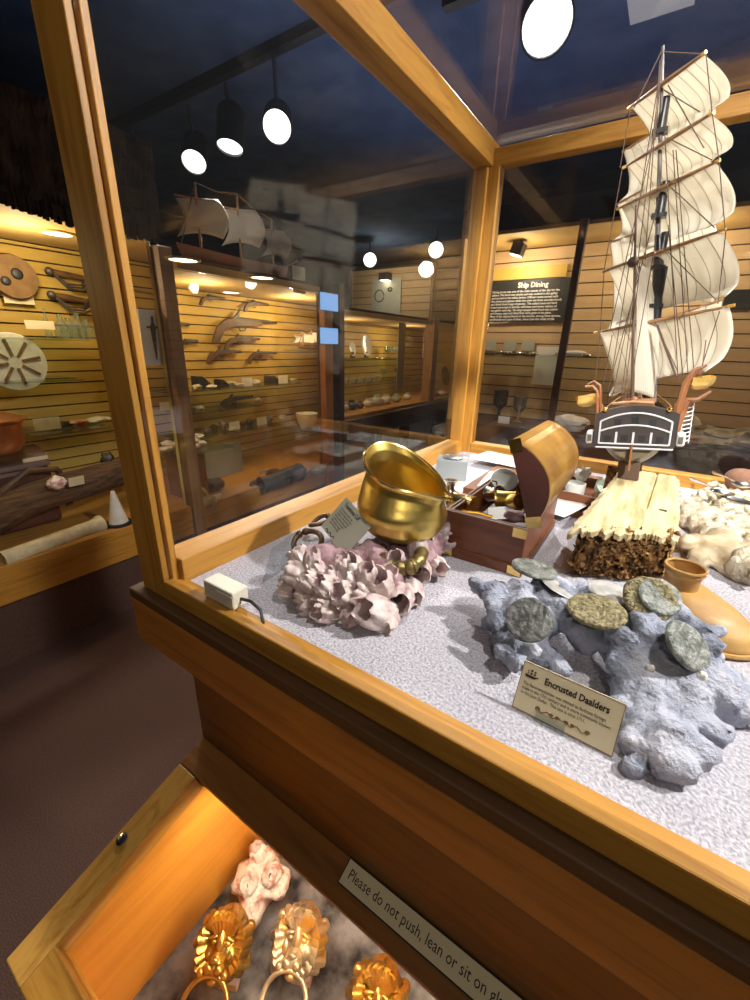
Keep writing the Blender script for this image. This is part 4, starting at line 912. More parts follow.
# left lower topsail of the mizzen
mz = [(ony(604, 272, .715), ony(641, 258, .69)), (ony(594, 333, .72), ony(655, 322, .69))]
sb(MB().tube([ony(603, 272, .716), ony(655, 252, .683)], .0016, 8), 'mizzen_yard', M['spar'], smooth=True)
def line(a, b, r=.0006): sb(MB().tube([a, b], r, 5), 'rigging_line', M['rig'])
y_ = .70
RG = [((663, 50), (655, 140), .73), ((661, 52), (634, 108), .72), ((664, 52), (703, 54), .71), ((662, 60), (607, 404), .70), ((662, 62), (620, 408), .69), ((664, 90), (700, 112), .70), ((668, 85), (704, 148), .69), ((630, 110), (620, 168), .745), ((706, 54), (712, 112), .69), ((712, 112), (719, 160), .69), ((719, 162), (725, 228), .69),
      ((726, 230), (718, 304), .69), ((622, 170), (604, 270), .74), ((604, 272), (600, 332), .73), ((655, 215), (608, 390), .69), ((640, 262), (612, 398), .685), ((640, 266), (624, 402), .685), ((672, 140), (712, 160), .69), ((672, 188), (715, 228), .69), ((668, 252), (716, 300), .69), ((668, 225), (683, 378), .715), ((673, 150), (688, 375), .715), ((664, 120), (678, 380), .715),
      ((676, 150), (694, 372), .72), ((655, 322), (678, 372), .72), ((720, 310), (700, 372), .70), ((706, 340), (700, 385), .69), ((634, 402), (618, 425), .68), ((634, 402), (650, 425), .68), ((600, 334), (593, 404), .70), ((612, 335), (600, 404), .70), ((660, 110), (610, 330), .72), ((660, 60), (645, 260), .72), ((656, 240), (628, 400), .695)]
for a, b, yy in RG: line(ony(*a, yy), ony(*b, yy - .005))
line(ony(657, 325, .72), ony(676, 376, .70), .0016)
# ------------------------------------------------------------------ wall display cases
WX, BXW = -1.8, -2.42     # glass front and slatted back of the wall cases
def slats(m_, lo, hi, z0, z1, step, axis='y', pos=None, mats=None, par=None):
    """stack of slatwall boards; lo..hi along the wall, pos = plane of the face"""
    b = MB(); z = z0
    while z < z1:
        zz = min(z + step - .007, z1)
        if axis == 'y': b.box((pos - .012, lo, z), (pos, hi, zz))
        else: b.box((lo, pos, z), (hi, pos + .012, zz))
        z += step
    return b.build('slat_wall_panel', m_, par, w=True)
wall_case = []
def wcase(label, y0, y1, b0, b1, deck, top, header, x1=BXW, x0=WX, rail_lo=None, slat=.052):
    """b0, b1: where the splayed end boards meet the slatted back"""
    t = thing('wall_display_case', label, 'display case', ((x0 + x1) / 2, (y0 + y1) / 2, 0))
    B = lambda n, lo, hi, m, bv=0: MB().box(lo, hi).build(n, m, t, w=True, bevel=bv)
    def poly(n, z0, z1, m, e=.02):
        b = MB(); q = [(x1, b0 + e), (x0 - .02, y0 + e), (x0 - .02, y1 - e), (x1, b1 - e)]
        b.add([V((x, y, z)) for z in (z0, z1) for x, y in q], [(0, 1, 2, 3), (7, 6, 5, 4), (0, 4, 5, 1), (1, 5, 6, 2), (2, 6, 7, 3), (3, 7, 4, 0)]); return b.build(n, m, t, w=True)
    rl = rail_lo if rail_lo else deck - .14
    slats(M['slat'], b0 + .01, b1 - .01, deck, top - .005, slat, 'y', x1, par=t)
    B('back_board', (x1 - .05, b0, 0), (x1 - .0125, b1, header), M['groove'])
    poly('deck_board', deck - .03, deck - .001, pine['Y'])
    B('front_rail', (x0 - .018, y0, rl), (x0 + .02, y1, deck + .02), pine['Y'], .002)
    B('plinth', (x0 - .04, y0, 0), (x0 + .0, y1, rl), M['floor'])
    poly('soffit', top, top + .02, M['soffit'])
    B('header', (x0 - .01, y0 + .02, top + .0005), (x0 + .018, y1 - .02, header), M['soffit'])
    poly('roof_board', header + .0005, header + .02, M['thatch'])
    B('glass_front', (x0 - .004, y0 + .03, deck + .021), (x0, y1 - .03, top), M['wglass'])
    for ya, yb in ((y0, b0), (y1 - .014, b1 - .014)):
        b = MB(); q = [(x0 - .019, ya), (x0 - .019, ya + .014), (x1, yb + .014), (x1, yb)]
        b.add([V((x, y, z)) for z in (deck, top) for x, y in q], [(3, 2, 1, 0), (4, 5, 6, 7), (0, 1, 5, 4), (1, 2, 6, 5), (2, 3, 7, 6), (3, 0, 4, 7)]); b.build('end_panel', M['slat'], t, w=True)
    return t
cA = wcase('long wall case under the ragged thatch, holding logs and a pale column', -1.3, 1.08, -1.5, 1.45, .372, 1.532, 1.80, rail_lo=.247)
th = MB(); rnd = random.Random(2)
for k in range(900):
    y = -1.28 + 2.36 * k / 900 + rnd.uniform(-.004, .004); L = rnd.uniform(.010, .032) * (1 + .5 * math.sin(y * 9)); w_ = rnd.uniform(.003, .007); x = WX + .022 + rnd.uniform(0, .02)
    th.box((x, y - w_, 1.535 - L), (x + .006, y + w_, 1.60))
o = th.build('thatch_fringe', M['thatch'], cA, w=True); o['kind'] = 'stuff'
MB().surf(lambda u, v: V((WX + .050 + .02 * noise.noise(V((u * 40, v * 6, 0))), -1.3 + 2.4 * u, 1.55 + .28 * v)), 160, 10).build('thatch_valance', M['thatch'], cA, w=True)
cB = wcase('wall case carrying the three masted ship, hung with old guns', 1.147, 2.085, 1.52, 2.85, .36, 1.43, 1.462, rail_lo=.25)
cC = wcase('low wall case farther along the aisle with plates and pale china', 2.26, 4.7, 2.98, 4.9, .66, 1.33, 1.36, rail_lo=.56, slat=.06)
for (y, a, z0, z1, m, lab, wd) in [(1.085, .057, .25, 1.50, wood('brown_post', (.16, .08, .03), (.26, .14, .055), 'Z', .5), 'dark brown square post between the log case and the gun case', .04), (2.09, .075, .25, 1.42, pine_d['Z'], 'yellow pine post ending the gun case', .03), (2.235, .05, 0, 1.5, dark_wood['Z'], 'dark post standing just beyond the yellow pine post', .03)]:
    b = MB().box((WX - .03, y, 0), (WX + .03, y + a, z1)).build('timber_post', m, bevel=.002); tag(b, lab, 'post')
for y in (3.55,): tag(MB().box((WX - .05, y, .56), (WX + .04, y + .09, 1.38)).build('timber_post', pine['Z'], bevel=.002), 'tan pine post splitting the far low wall case', 'post')
# cabinet under the far case: dark beam, cream niches
uc = thing('base_cabinet', 'dark beamed base cabinet with cream lined niches under the far wall case', 'cabinet', (-1.9, 3.4, 0))
MB().box((WX + .022, 2.26, .52), (WX + .07, 4.7, .66)).build('dark_beam', dark_wood['Y'], uc, w=True)
CRM = mat('cream_lining', (.38, .36, .24), (.44, .41, .28), .8, scale=3)
MB().box((WX + .003, 2.26, .16), (WX + .010, 4.7, .52)).build('niche_back', CRM, uc, w=True)
MB().box((WX + .003, 2.26, .12), (WX + .36, 4.7, .16)).build('niche_shelf', pine_d['Y'], uc, w=True)
for y in (2.62, 3.05, 3.6, 4.2): MB().box((WX + .022, y, .161), (WX + .07, y + .09, .519)).build('upright', dark_wood['Z'], uc, w=True)
# recessed downlights
def dl(px, py, x, z, label):
    p = onz(px, py, z); t = thing('recessed_downlight', label, 'downlight', (p.x, p.y, z), group='soffit downlights of the wall cases')
    MB().lathe([(.05, 0), (.062, 0), (.062, -.004), (.05, -.006)], None, 20).build('trim_ring', M['soffit'], t)
    MB().lathe([(0, -.001), (.05, -.001), (.05, -.003), (0, -.003)], None, 20).build('lamp_face', M['wlamp'], t); return t
dl(57, 233, 0, 1.531, 'glowing recessed downlight in the soffit over the millstone and sword hilts')
dl(183, 259, 0, 1.4295, 'glowing downlight nearest the dark post in the gun case soffit')
dl(262, 277, 0, 1.4295, 'glowing downlight in the middle of the gun case soffit')
dl(231, 292, 0, 1.4295, 'small downlight deeper in the gun case soffit')
# ---------------- small builders for the wall cases
def lw(px, py, off=.02): return onx(px, py, BXW + off)
def px2m(p): return (RM @ (V(p) - CAM)).z / F
def tagcard(px, py, w, h, label, off=.03, stand=False, m='card', tilt=0.0, p=None, grp='small description cards in the wall cases', rz_=0):
    p = p or lw(px, py, off); k = px2m(p)
    b = MB().box((-.0015, -w * k * .62, 0), (.0015, w * k * .62, h * k)).build('description_card', M[m], loc=None if False else (0, 0, 0))
    b.location = p - V((0, 0, h * k / 2)); b.rotation_euler = (0, tilt, rz_); tag(b, label, 'card', grp); return b
def facing(px, py, off=.02): p = lw(px, py, off); return p, px2m(p)
def gun(px, py, L, label, m='gun', flip=False, tilt=0):
    p, k = facing(px, py, .03); s = L * k / 1.0 * 1.25
    t = thing('flintlock_pistol', label, 'gun', p, (tilt, 0, PI / 2 + (PI if flip else 0)), 'old guns hung on the slatted wall')
    pr = [(-.5, -.18), (-.42, -.20), (-.33, -.06), (-.15, .0), (.25, .02), (.25, .07), (-.15, .09), (-.30, .07), (-.42, -.02)]
    MB().prism([(a * s, b * s) for a, b in pr], -.010, .010).build('stock', M[m], t, bevel=.003)
    MB().cyl((-.15 * s, 0, .085 * s), (.5 * s, 0, .075 * s), .012, .009, 10).build('barrel', M['iron'], t, smooth=True)
    MB().prism([(-.2 * s, .08 * s), (-.1 * s, .08 * s), (-.09 * s, .17 * s), (-.14 * s, .12 * s)], -.008, .008).build('lock_hammer', M['iron'], t)
    MB().tube([(-.12 * s, 0, 0), (-.09 * s, 0, -.05 * s), (-.02 * s, 0, -.04 * s), (0, 0, .0)], .004, 6).build('trigger_guard', M['iron'], t)
    return t
gun(246, 327, 66, 'long brown blunderbuss with pale highlight, widest gun on the yellow wall'); gun(242, 342, 36, 'pistol just under the long blunderbuss')
gun(224, 355, 34, 'pistol hung low beside the dark post', 'gun'); gun(262, 356, 30, 'pistol hung low toward the yellow post')
gun(178, 326, 20, 'stubby dark pistol close to the dark post', 'iron'); gun(188, 343, 18, 'little pistol below the stubby one by the post', 'iron')
gun(212, 300, 24, 'pistol high on the wall near the soffit with pale lock'); gun(256, 306, 26, 'dusky pistol high on the wall under the middle downlight')
def sword(px, py, px2, py2, label, hilt='basket'):
    a = lw(px, py, .04); b = onx(px2, py2, BXW + .04); d = (b - a); L = d.length
    t = thing('old_sword', label, 'sword', a, (0, 0, 0), 'swords on the yellow slat wall')
    u = d.normalized()
    MB().tube([u * .10, u * (L * .6), u * L], [.012, .010, .003], 8, flat=.35).build('blade', M['dull'], t, smooth=True)
    MB().tube([u * -.06, u * .0, u * .09], [.012, .015, .012], 10).build('grip', M['gun'], t, smooth=True)
    MB().ell(u * -.065, .018).build('pommel', M['iron'], t, smooth=True)
    m = MB()
    for s in (-1, 0, 1): m.tube([u * .10 + V((0, 0, s * .03)), u * .05 + V((.02, 0, -.045 + s * .012)), u * -.01 + V((.02, 0, -.05 + s * .01)), u * -.06], .005, 6)
    m.tube([u * .10 + V((0, 0, .05)), u * .10 + V((0, 0, -.05))], .007, 6); m.build('hilt_guard', M['iron'], t, smooth=True); return t
sword(66, 275, 166, 297, 'basket hilted sword, higher of the two beside the millstone'); sword(68, 298, 160, 316, 'sword with lobed pommel, lower of the two beside the millstone')
mp, k = facing(13, 277, .04)
ms = thing('millstone_disc', 'round brown stone disc with black fitting on the yellow wall', 'stone disc', mp)
MB().lathe([(0, -.02), (17 * k * 1.15, -.02), (18 * k * 1.15, 0), (17 * k * 1.15, .02), (0, .02)], ry(PI / 2), 32).build('disc', M['stonewheel'], ms, smooth=True)
MB().ell((.022, .01, .012), (.006, .022, .022), nu=12, nv=8).ell((.022, -.035, -.02), (.006, .018, .018), nu=12, nv=8).build('iron_fitting', M['black'], ms, smooth=True)
tagcard(19, 299, 20, 9, 'cream card just under the round millstone'); tagcard(40, 325, 20, 8, 'cream card on the glass shelf end, above the wheel', off=.2)
# white slotted wheel
wp, k = facing(14, 362, .16)
wh = thing('whale_vertebra_disc', 'white slotted disc like a spoked wheel standing on a glass shelf', 'bone disc', wp)
R_ = 27 * k
MB().lathe([(0, -.015), (R_, -.012), (R_ * 1.03, 0), (R_, .012), (0, .015)], T((0, 0, 0)) @ ry(PI / 2) , 30).build('disc', M['shell'], wh, smooth=True)
for q in range(8):
    a = q * PI / 4 + .2; X = rx(a); MB().box((.0135, -R_ * .045, R_ * .22), (.018, R_ * .045, R_ * .82), X).build('slot', M['stonewheel'], wh)
def shelf(px0, py0, px1, py1, depth, label, m='shelf_glass', off=0, th_=.008):
    a = onx(px0, py0, BXW + depth); b = onx(px1, py1, BXW + depth); z = (a.z + b.z) / 2
    s = MB().box((BXW + .001, a.y, z - th_), (BXW + depth, b.y, z)).build('glass_shelf', M[m], bevel=.001); tag(s, label, 'shelf'); return z
zs = shelf(0, 382, 84, 379, .26, 'glass shelf carrying the white slotted wheel')
zs2 = shelf(-6, 336, 90, 340, .26, 'glass shelf above the wheel with green bottles')
zs3 = shelf(34, 434, 112, 428, .26, 'glass shelf with a card and flat relics above the logs')
zg1 = shelf(170, 388, 302, 386, .22, 'glass shelf under the guns with black boxes'); zg2 = shelf(186, 408, 262, 410, .22, 'short glass shelf with a pistol on a stand'); zg3 = shelf(186, 436, 282, 428, .25, 'lowest glass shelf in the gun case with small finds')
def bottle(p, r, h, m, label, grp):
    t = MB().lathe([(0, 0), (r, 0), (r, h * .55), (r * .35, h * .72), (r * .33, h * .95), (r * .42, h), (r * .3, h), (0, h * .9)], None, 14).build('glass_bottle', m, smooth=True, loc=(0, 0, 0)); t.location = p
    tag(t, label, 'bottle', grp); return t
for i, (px, r, h) in enumerate([(62, .03, .10), (70, .035, .085), (79, .03, .11), (87, .035, .09), (48, .012, .12)]):
    p = onx(px, 330, BXW + .15); p.z = zs2 + .0005
    bottle(p, r, h, M['bottle'], ['squat green bottle, first of the group on the upper shelf', 'wide low green jar among the bottles', 'taller green bottle near the case post', 'green flask last before the case post', 'very thin dark bottle beside the cream card'][i], 'green glass on the upper shelf')
def lump(name, label, p, size, m, cat, seed=0, grp=None, flat=1):
    b = MB().ell((0, 0, size[2] * .9), size, nu=24, nv=16, disp=.35, dsc=1.6, seed=seed); o = b.build(name, M[m], smooth=True, loc=(0, 0, 0)); o.location = p; tag(o, label, cat, grp); return o
def ondeck(px, py, z): return onz(px, py, z)
for i, (px, m, sx, lab) in enumerate([(62, 'iron', .05, 'dark folded pouch on the relic shelf'), (78, 'red', .045, 'brownish strap piece on the relic shelf'), (98, 'shell', .06, 'pale flat blade on the relic shelf')]):
    p = onx(px, 425, BXW + .12); p.z = zs3 + .0005; lump('shelf_relic', lab, p, (.03, sx, .014), m, 'relic', i)
tagcard(47, 423, 18, 12, 'cream card standing on the relic shelf', off=.16, p=V((onx(47, 423, BXW + .18).x, onx(47, 423, BXW + .18).y, zs3 + .032)))
# copper pot
cpz = onx(-6, 440, BXW + .25)
cpt = thing('copper_pot', 'orange copper pot with flat lid at the frame edge below the wheel', 'pot', V((cpz.x, cpz.y, .93 - .22)))
MB().lathe([(0, 0), (.075, 0), (.095, .03), (.10, .11), (.105, .115), (.095, .115), (.085, .03), (0, .02)], None, 28).build('pot_body', M['copper'], cpt, smooth=True)
MB().lathe([(0, .155), (.06, .15), (.12, .13), (.12, .122), (0, .122)], None, 28).build('pot_lid', M['copper'], cpt, smooth=True)
shelf(-10, 461, 34, 455, .4, 'glass shelf under the copper pot')
# deck things, log case
def dk(px, py, z=.3725): return onz(px, py, z)
def logt(name, label, a, b, r, m, cat, wob=.02, n=26, taper=1.0, seed=0, grp=None):
    pts = []; rr = []
    for i in range(n + 1):
        t = i / n; p = a.lerp(b, t); p = p + V((noise.noise(V((t * 3, seed, 0))) * wob, 0, noise.noise(V((t * 4, seed, 5))) * wob * .5)); pts.append(p); rr.append(r * (1 + (taper - 1) * t) * (1 + .14 * noise.noise(V((t * 9, seed, 9)))))
    mb = MB().tube(pts, rr, 18); mb.v = [q + V([.10 * r * noise.noise(q * 28)] * 3) for q in mb.v]
    o = mb.build(name, M[m], smooth=True); tag(o, label, cat, grp); return o
A_ = onz(-60, 560, .46); B_ = onz(135, 452, .56)
logt('driftwood_log', 'big dark driftwood log slanting up toward the case post', V((-1.96, -.10, .445)), V((-2.14, 1.08, .56)), .066, 'log', 'log', .05, seed=3)
logt('driftwood_log', 'second dark log, lower and nearer the pale column', V((-1.885, -.15, .415)), V((-1.93, .30, .42)), .04, 'log', 'log', .04, seed=8)
a = onz(2, 560, .405); b = onz(101, 524, .405)
bc = thing('pale_column', 'long pale stone like column lying on the case deck at the front rail', 'column', a.lerp(b, .5) - V((0, 0, .034)))
mb = MB(); n = 30; mb.tube([a.lerp(b, i / n) for i in range(n + 1)], [.030 * (1 + .05 * noise.noise(V((i * .5, 0, 0))) + (.35 * math.exp(-((n - i) / 1.6) ** 2))) for i in range(n + 1)], 18)
mb.build('shaft', M['bone'], bc, w=True, smooth=True)
kx = dk(120, 528); kk = thing('white_cone', 'white cone on a black base at the end of the log case', 'cone', kx)
MB().lathe([(0, 0), (.055, 0), (.05, .03), (0, .03)], None, 18).build('black_base', M['black'], kk, smooth=True); MB().lathe([(.038, .0305), (.008, .17), (0, .172)], None, 18).build('cone_body', M['shell'], kk, smooth=True)
tb = V((-2.24, .42, .3725))
trk = thing('leather_chest', 'dark brown leather trunk with curved strap standing behind the logs', 'trunk', tb)
MB().box((-.12, -.30, 0), (.12, .25, .26)).build('trunk_body', M['maroon'], trk, bevel=.02)
MB().surf(lambda u, v: V((.12 * math.cos(PI * u), -.30 + .55 * v, .26 + .07 * math.sin(PI * u))), 14, 6).build('trunk_lid', M['maroon'], trk, smooth=True)
MB().tube([(.15, .0, .02), (.16, .06, .20), (.15, .16, .26), (.14, .26, .24), (.13, .30, .14), (.12, .28, .06)], .014, 8).build('curved_strap', M['gun'], trk, smooth=True)
lump('pink_shell_cluster', 'pink and white shell cluster beside the trunk strap', onx(58, 488, -1.99), (.025, .032, .025), 'pink', 'shell', 2)
tagcard(36, 459, 17, 8, 'cream card standing on top of the leather trunk', p=onx(36, 461, -2.13))
tagcard(76, 481, 11, 9, 'cream card beside the pink shell cluster', p=onx(76, 481, -1.98), tilt=.2)
tagcard(67, 533, 17, 8, 'cream card leaning on the pale column', p=onx(67, 534, -1.83), tilt=-.3)
lump('small_figurine', 'little white topped dark figurine at the upper end of the log', onx(108, 462, -2.15) - V((0, 0, .03)), (.03, .03, .04), 'iron', 'figurine', 5); 
# sword drawing poster
pp = onx(154, 338, -1.835)
po = thing('dagger_poster', 'white poster with a dagger drawing beside the dark post', 'poster', pp, (0, .06, 0)); k = px2m(pp)
MB().box((-.002, -.055, -.11), (.002, .055, .11)).build('sheet', M['white_card'], po)
m = MB(); m.add([(.003, -.014, .045), (.003, .0, .075), (.003, .012, .045), (.003, .004, -.08), (.003, .0, -.09), (.003, -.004, -.08)], [(0, 1, 2, 3, 4, 5)]); m.box((.0025, -.028, .038), (.0032, .028, .046)); m.box((.0025, -.006, .046), (.0032, .006, .085)); m.build('printed_dagger', M['ink'], po)
# gun case shelves
for i, (px, w_, h_, m, lab) in enumerate([(201, .045, .07, 'black', 'black wedge shaped box on the gun case shelf'), (221, .03, .045, 'black', 'smaller black box beside the wedge box'), (272, .045, .05, 'blackp', 'dark oblong relic on the gun case shelf')]):
    p = onx(px, 380, BXW + .11); p.z = zg1 + .0005
    b = MB().prism([(-w_, 0), (w_, 0), (w_, h_ * .35), (-w_ * .2, h_), (-w_, h_)], -.035, .035, rz(PI / 2)).build('black_box', M[m], bevel=.003, loc=(0, 0, 0)); b.location = p; tag(b, lab, 'box')
for px, py, z, lab in [(247, 379, zg1, 'white card in the middle of the gun case shelf'), (283, 378, zg1, 'white card at the yellow post end of the gun case shelf'), (234, 421, zg3, 'cream card standing on the lowest gun case shelf'), (262, 424, zg3, 'pale card near the end of the lowest gun case shelf'), (166, 406, None, 'white card close behind the sloping front post of the glass case')]:
    p = onx(px, py, BXW + .17); 
    if z: p.z = z + .024
    tagcard(px, py, 10, 8, lab, p=p, m='white_card')
gp = onx(232, 406, BXW + .12); gp.z = zg2
t = gun(236, 401, 34, 'dark pistol laid on a stand on the short glass shelf', 'iron')
for i, (px, py) in enumerate([(206, 424), (214, 428), (222, 424), (243, 425), (250, 427), (270, 424)]):
    p = onx(px, py, BXW + .12); p.z = zg3 + .0005; lump('small_find', ['dull brown lump, first on the lowest shelf', 'dark pebble like find on the lowest shelf', 'grey knobbed find on the lowest shelf', 'brown nugget between the two cards', 'iron lump between the two cards', 'flat dark scrap at the shelf end'][i], p, (.022, .024, .016 + .006 * (i % 3)), ['rocky', 'iron', 'rockp', 'gun', 'iron', 'rocky'][i], 'relic', i, 'small finds on the lowest shelf')
# shell pile on brown stand
sp = onx(184, 463, -2.0); stn = thing('brown_stand', 'red brown wooden stand with white shells piled on it', 'stand', (sp.x, sp.y, .3725))
zt_ = onx(182, 448, -2.0).z
MB().box((-.07, -.06, 0), (.07, .08, zt_ - .3725)).build('stand_box', M['ship_brown'], stn, bevel=.004)
for i in range(16):
    px = 162 + i * 2.6; p = onx(px, 440 - 4 * math.sin(i * 2.3), -2.0 + .05 * math.sin(i * 1.7)); p.z = zt_ + .0005 + .012 * (i % 3)
    lump('white_shell', 'small white shell in the pile on the brown stand', p, (.028, .026, .012), 'shell' if i % 4 else 'pink', 'shell', i, 'white shells on the brown stand')
b = MB().box((-.16, -.09, -.006), (.16, .20, 0)).build('shell_tray', M['shelf_glass'], loc=(0, 0, 0)); b.location = V((-2.0, sp.y, zt_ + .0002)); tag(b, 'glass plate under the white shells on the brown stand', 'glass plate')
# deck of the gun case
zdk = .3605
gpn = MB().box((-2.16, 1.26, zdk), (-2.15, 1.70, zdk + .20)).build('grey_backing_board', M['cork'], bevel=.002); tag(gpn, 'low grey board standing behind the ochre rocks in the gun case', 'board')
cn = thing('black_cannon', 'short black cannon barrel lying on the gun case deck', 'cannon', onz(282, 478, zdk + .05))
MB().lathe([(0, -.16), (.012, -.17), (.018, -.155), (.05, -.14), (.055, -.12), (.05, -.11), (.046, 0), (.043, .10), (.05, .12), (.05, .14), (.030, .14), (.028, .06), (0, .06)], rz(-.2) @ rx(PI / 2 + .12), 22).build('barrel', M['blackp'], cn, smooth=True)
MB().cyl((-.075, .0, -.01), (.075, 0, -.01), .014, None, 12).build('trunnion', M['blackp'], cn, smooth=True)
for i, (px, py, s, m, lab) in enumerate([(275, 478, .045, 'log', 'reddish brown coral rock in front of the black cannon'), (318, 474, .045, 'rocky', 'round veined stone at the yellow post end of the deck'), (197, 500, .05, 'yellow_rock', 'ochre rock nearest the dark post'), (208, 506, .04, 'yellow_rock', 'lower ochre rock at the front rail'), (190, 508, .03, 'yellow_rock', 'small ochre chip by the ochre rocks'), (215, 490, .05, 'iron', 'dark iron lump against the grey board'), (300, 480, .03, 'iron', 'black knob beside the cannon mouth'), (256, 487, .03, 'iron', 'little dark lump behind the cannon')]):
    lump('deck_rock', lab, onz(px, py, zdk), (s, s * 1.1, s * .7), m, 'rock', i)
tagcard(247, 468, 8, 5, 'white card lying against the black cannon', p=onz(262, 470, zdk + .09), tilt=.9, m='white_card'); tagcard(300, 470, 8, 5, 'tiny white card near the round veined stone', p=onz(303, 472, zdk + .03), tilt=.5, m='white_card'); tagcard(216, 495, 8, 6, 'tiny white card in front of the dark iron lump', p=onz(216, 497, zdk + .03), tilt=.3, m='white_card')
bs = onx(307, 420, BXW + .3); b = MB().lathe([(0, 0), (.05, 0), (.07, .05), (.08, .10), (.072, .10), (.06, .05), (0, .01)], None, 20).build('pale_basket', M['shell'], smooth=True, loc=(0, 0, 0)); b.location = V((bs.x, bs.y, bs.z - .05)); tag(b, 'pale woven basket near the yellow post', 'basket')
b = MB().box((-.12, -.12, -.008), (.12, .12, 0)).build('glass_shelf', M['shelf_glass'], loc=(0, 0, 0)); b.location = V((bs.x, bs.y, bs.z - .0505)); tag(b, 'small glass shelf under the pale basket', 'shelf')
# ship on the roof of the gun case
def small_ship(p, L, label, name='model_ship', wx=.9, yaw=PI / 2, masts=((-.34, .95, 1.0), (.02, 1.0, .9), (.36, .80, .66))):
    t = thing(name, label, 'model ship', p, (0, 0, yaw))
    def hf(u, v):
        y = (2 * u - 1); a = PI * v; w = .10 * L * (1 - abs(y) ** 3) + .001; return V((y * L * .5 * (1 + .08 * (1 - math.sin(a))), -w * math.cos(a), .10 * L * (1 - math.sin(a) * .95) * 1 + .03 * L * y * y))
    MB().surf(hf, 24, 12).surf(lambda u, v: V(((2 * u - 1) * L * .5, (2 * v - 1) * .10 * L * (1 - abs(2 * u - 1) ** 3), .09 * L + .03 * L * (2 * u - 1) ** 2)), 24, 4).build('hull', M['ship_brown'], t, smooth=True)
    MB().tube([(.48 * L, 0, .12 * L), (.66 * L, 0, .2 * L)], .006, 6).build('bowsprit', M['spar'], t)
    for i, (x, h, s) in enumerate(masts):
        H = h * L * .46; MB().tube([(x * L, 0, .09 * L), (x * L, 0, .09 * L + H)], .006, 8).build('mast', M['spar'], t)
        yw = .42
        m = MB(); yz = .09 * L + H * .78; m.tube([(x * L - .13 * L * s, .04, yz), (x * L + .13 * L * s, -.04, yz)], .004, 6); m.build('yard', M['spar'], t)
        def sf(u, v, x=x, s=s, yz=yz, H=H): 
            wv = (.085 + .02 * v) * L * s; return V((x * L + (2 * u - 1) * wv + .03 * L * math.sin(PI * v), -.08 * (2 * u - 1) * s + .055 * L * math.sin(PI * v) * -1, yz - v * H * .55 * (1 - .12 * (1 - (2 * u - 1) ** 2))))
        m = MB(); m.surf(sf, 14, 10); o = m.build('sail', M['sail_far'], t, smooth=True); q = o.modifiers.new('cloth_thickness', 'SOLIDIFY'); q.thickness = .002
    m = MB(); tops = [V((x * L, 0, .09 * L + h * L * .46)) for x, h, s in masts]
    for a, b in zip(tops, tops[1:]): m.tube([a, a.lerp(b, .5) - V((0, 0, .015)), b], .003, 5)
    m.tube([tops[-1], V((.66 * L, 0, .2 * L))], .003, 5); m.tube([tops[0], V((-.5 * L, 0, .12 * L))], .003, 5); m.build('rigging', M['rig'], t); return t
small_ship(V((-1.98, 1.66, 1.4825)), .66, 'old three masted ship model with drooping sails on the gun case roof')
q_ = onx(311, 350, BXW + .22); small_ship(V((q_.x, q_.y, q_.z)), .26, 'small greenish ship model near the blue reflection panels', masts=((-.3, .8, .9), (0.05, 1., 1.), (.34, .8, .7)))
b = MB().box((-.12, -.16, -.008), (.12, .16, 0)).build('glass_shelf', M['shelf_glass'], loc=(0, 0, 0)); b.location = q_ - V((0, 0, .0005)); tag(b, 'glass shelf under the small greenish ship', 'shelf')
# whitish plaque at the end of gun case roof, glowing blue panels imitating a reflection in the glass
tagcard(299, 280, 14, 24, 'pale plaque with a dark emblem above the end of the gun case', p=onx(299, 280, -1.83), grp=None, m='grey_card')
for (px, py, w_, h_, lab) in [(329, 302, 16, 17, 'upper blue reflection built as a glowing panel beyond the gun case'), (329, 336, 16, 16, 'lower blue reflection built as a glowing panel beyond the gun case')]:
    p = onx(px, py, -1.74); k = px2m(p); t = thing('blue_reflection_panel', lab, 'reflection panel', p)
    MB().box((-.01, -w_ * k * .9, -h_ * k * .5), (0, w_ * k * .9, h_ * k * .5)).build('panel_frame', M['black'], t)
    MB().box((.0005, -w_ * k * .85, -h_ * k * .46), (.004, w_ * k * .85, h_ * k * .46)).build('reflection_face', M['blue_refl'], t)
# ---- far low case contents (plates etc.)
def fw(px, py, off=.06): return onx(px, py, BXW + off)
zp1 = shelf(342, 355, 412, 360, .2, 'glass shelf holding the white oval plates'); zp2 = shelf(342, 381, 412, 381, .2, 'glass shelf holding the row of tilted cards')
for i, (px, py, w_, h_, lab) in enumerate([(352, 347, 6, 14, 'smaller pale oval plate on a dark stand'), (366, 343, 10, 20, 'large white oval plate with gilt rim on a dark stand')]):
    p = fw(px, py, .12); k = px2m(p); t = thing('oval_plate', lab, 'plate', V((p.x, p.y, zp1)), (0, 0, 0), 'oval plates in the far wall case'); r = h_ * k * .5
    MB().lathe([(0, -.006), (r * .6, -.006), (r, .008), (r * .97, .010), (r * .6, -.002), (0, -.002)], T((0, 0, r + .012)) @ ry(PI / 2 - .15) @ Matrix.Diagonal((1, w_ / h_ * 1.7, 1, 1)), 28).build('plate_body', M['ceramic'], t, smooth=True)
    MB().prism([(-.03, 0), (.03, 0), (.012, .05), (-.012, .05)], .0, .012, T((.012, 0, 0)) @ rz(PI / 2)).build('plate_stand', M['gun'], t)
for i in range(5): 
    p = fw(344 + i * 8, 377, .14); p.z = zp2 + .022; tagcard(0, 0, 7, 6, 'tilted white card, one of five in a row under the oval plates', p=p, m='white_card', tilt=.4, grp='row of five cards under the plates')
p = fw(405, 358, .35); tagcard(0, 0, 11, 66, 'tall pale panel beside the tan pine post', p=onx(401, 356, -1.95), m='grey_card', grp=None)
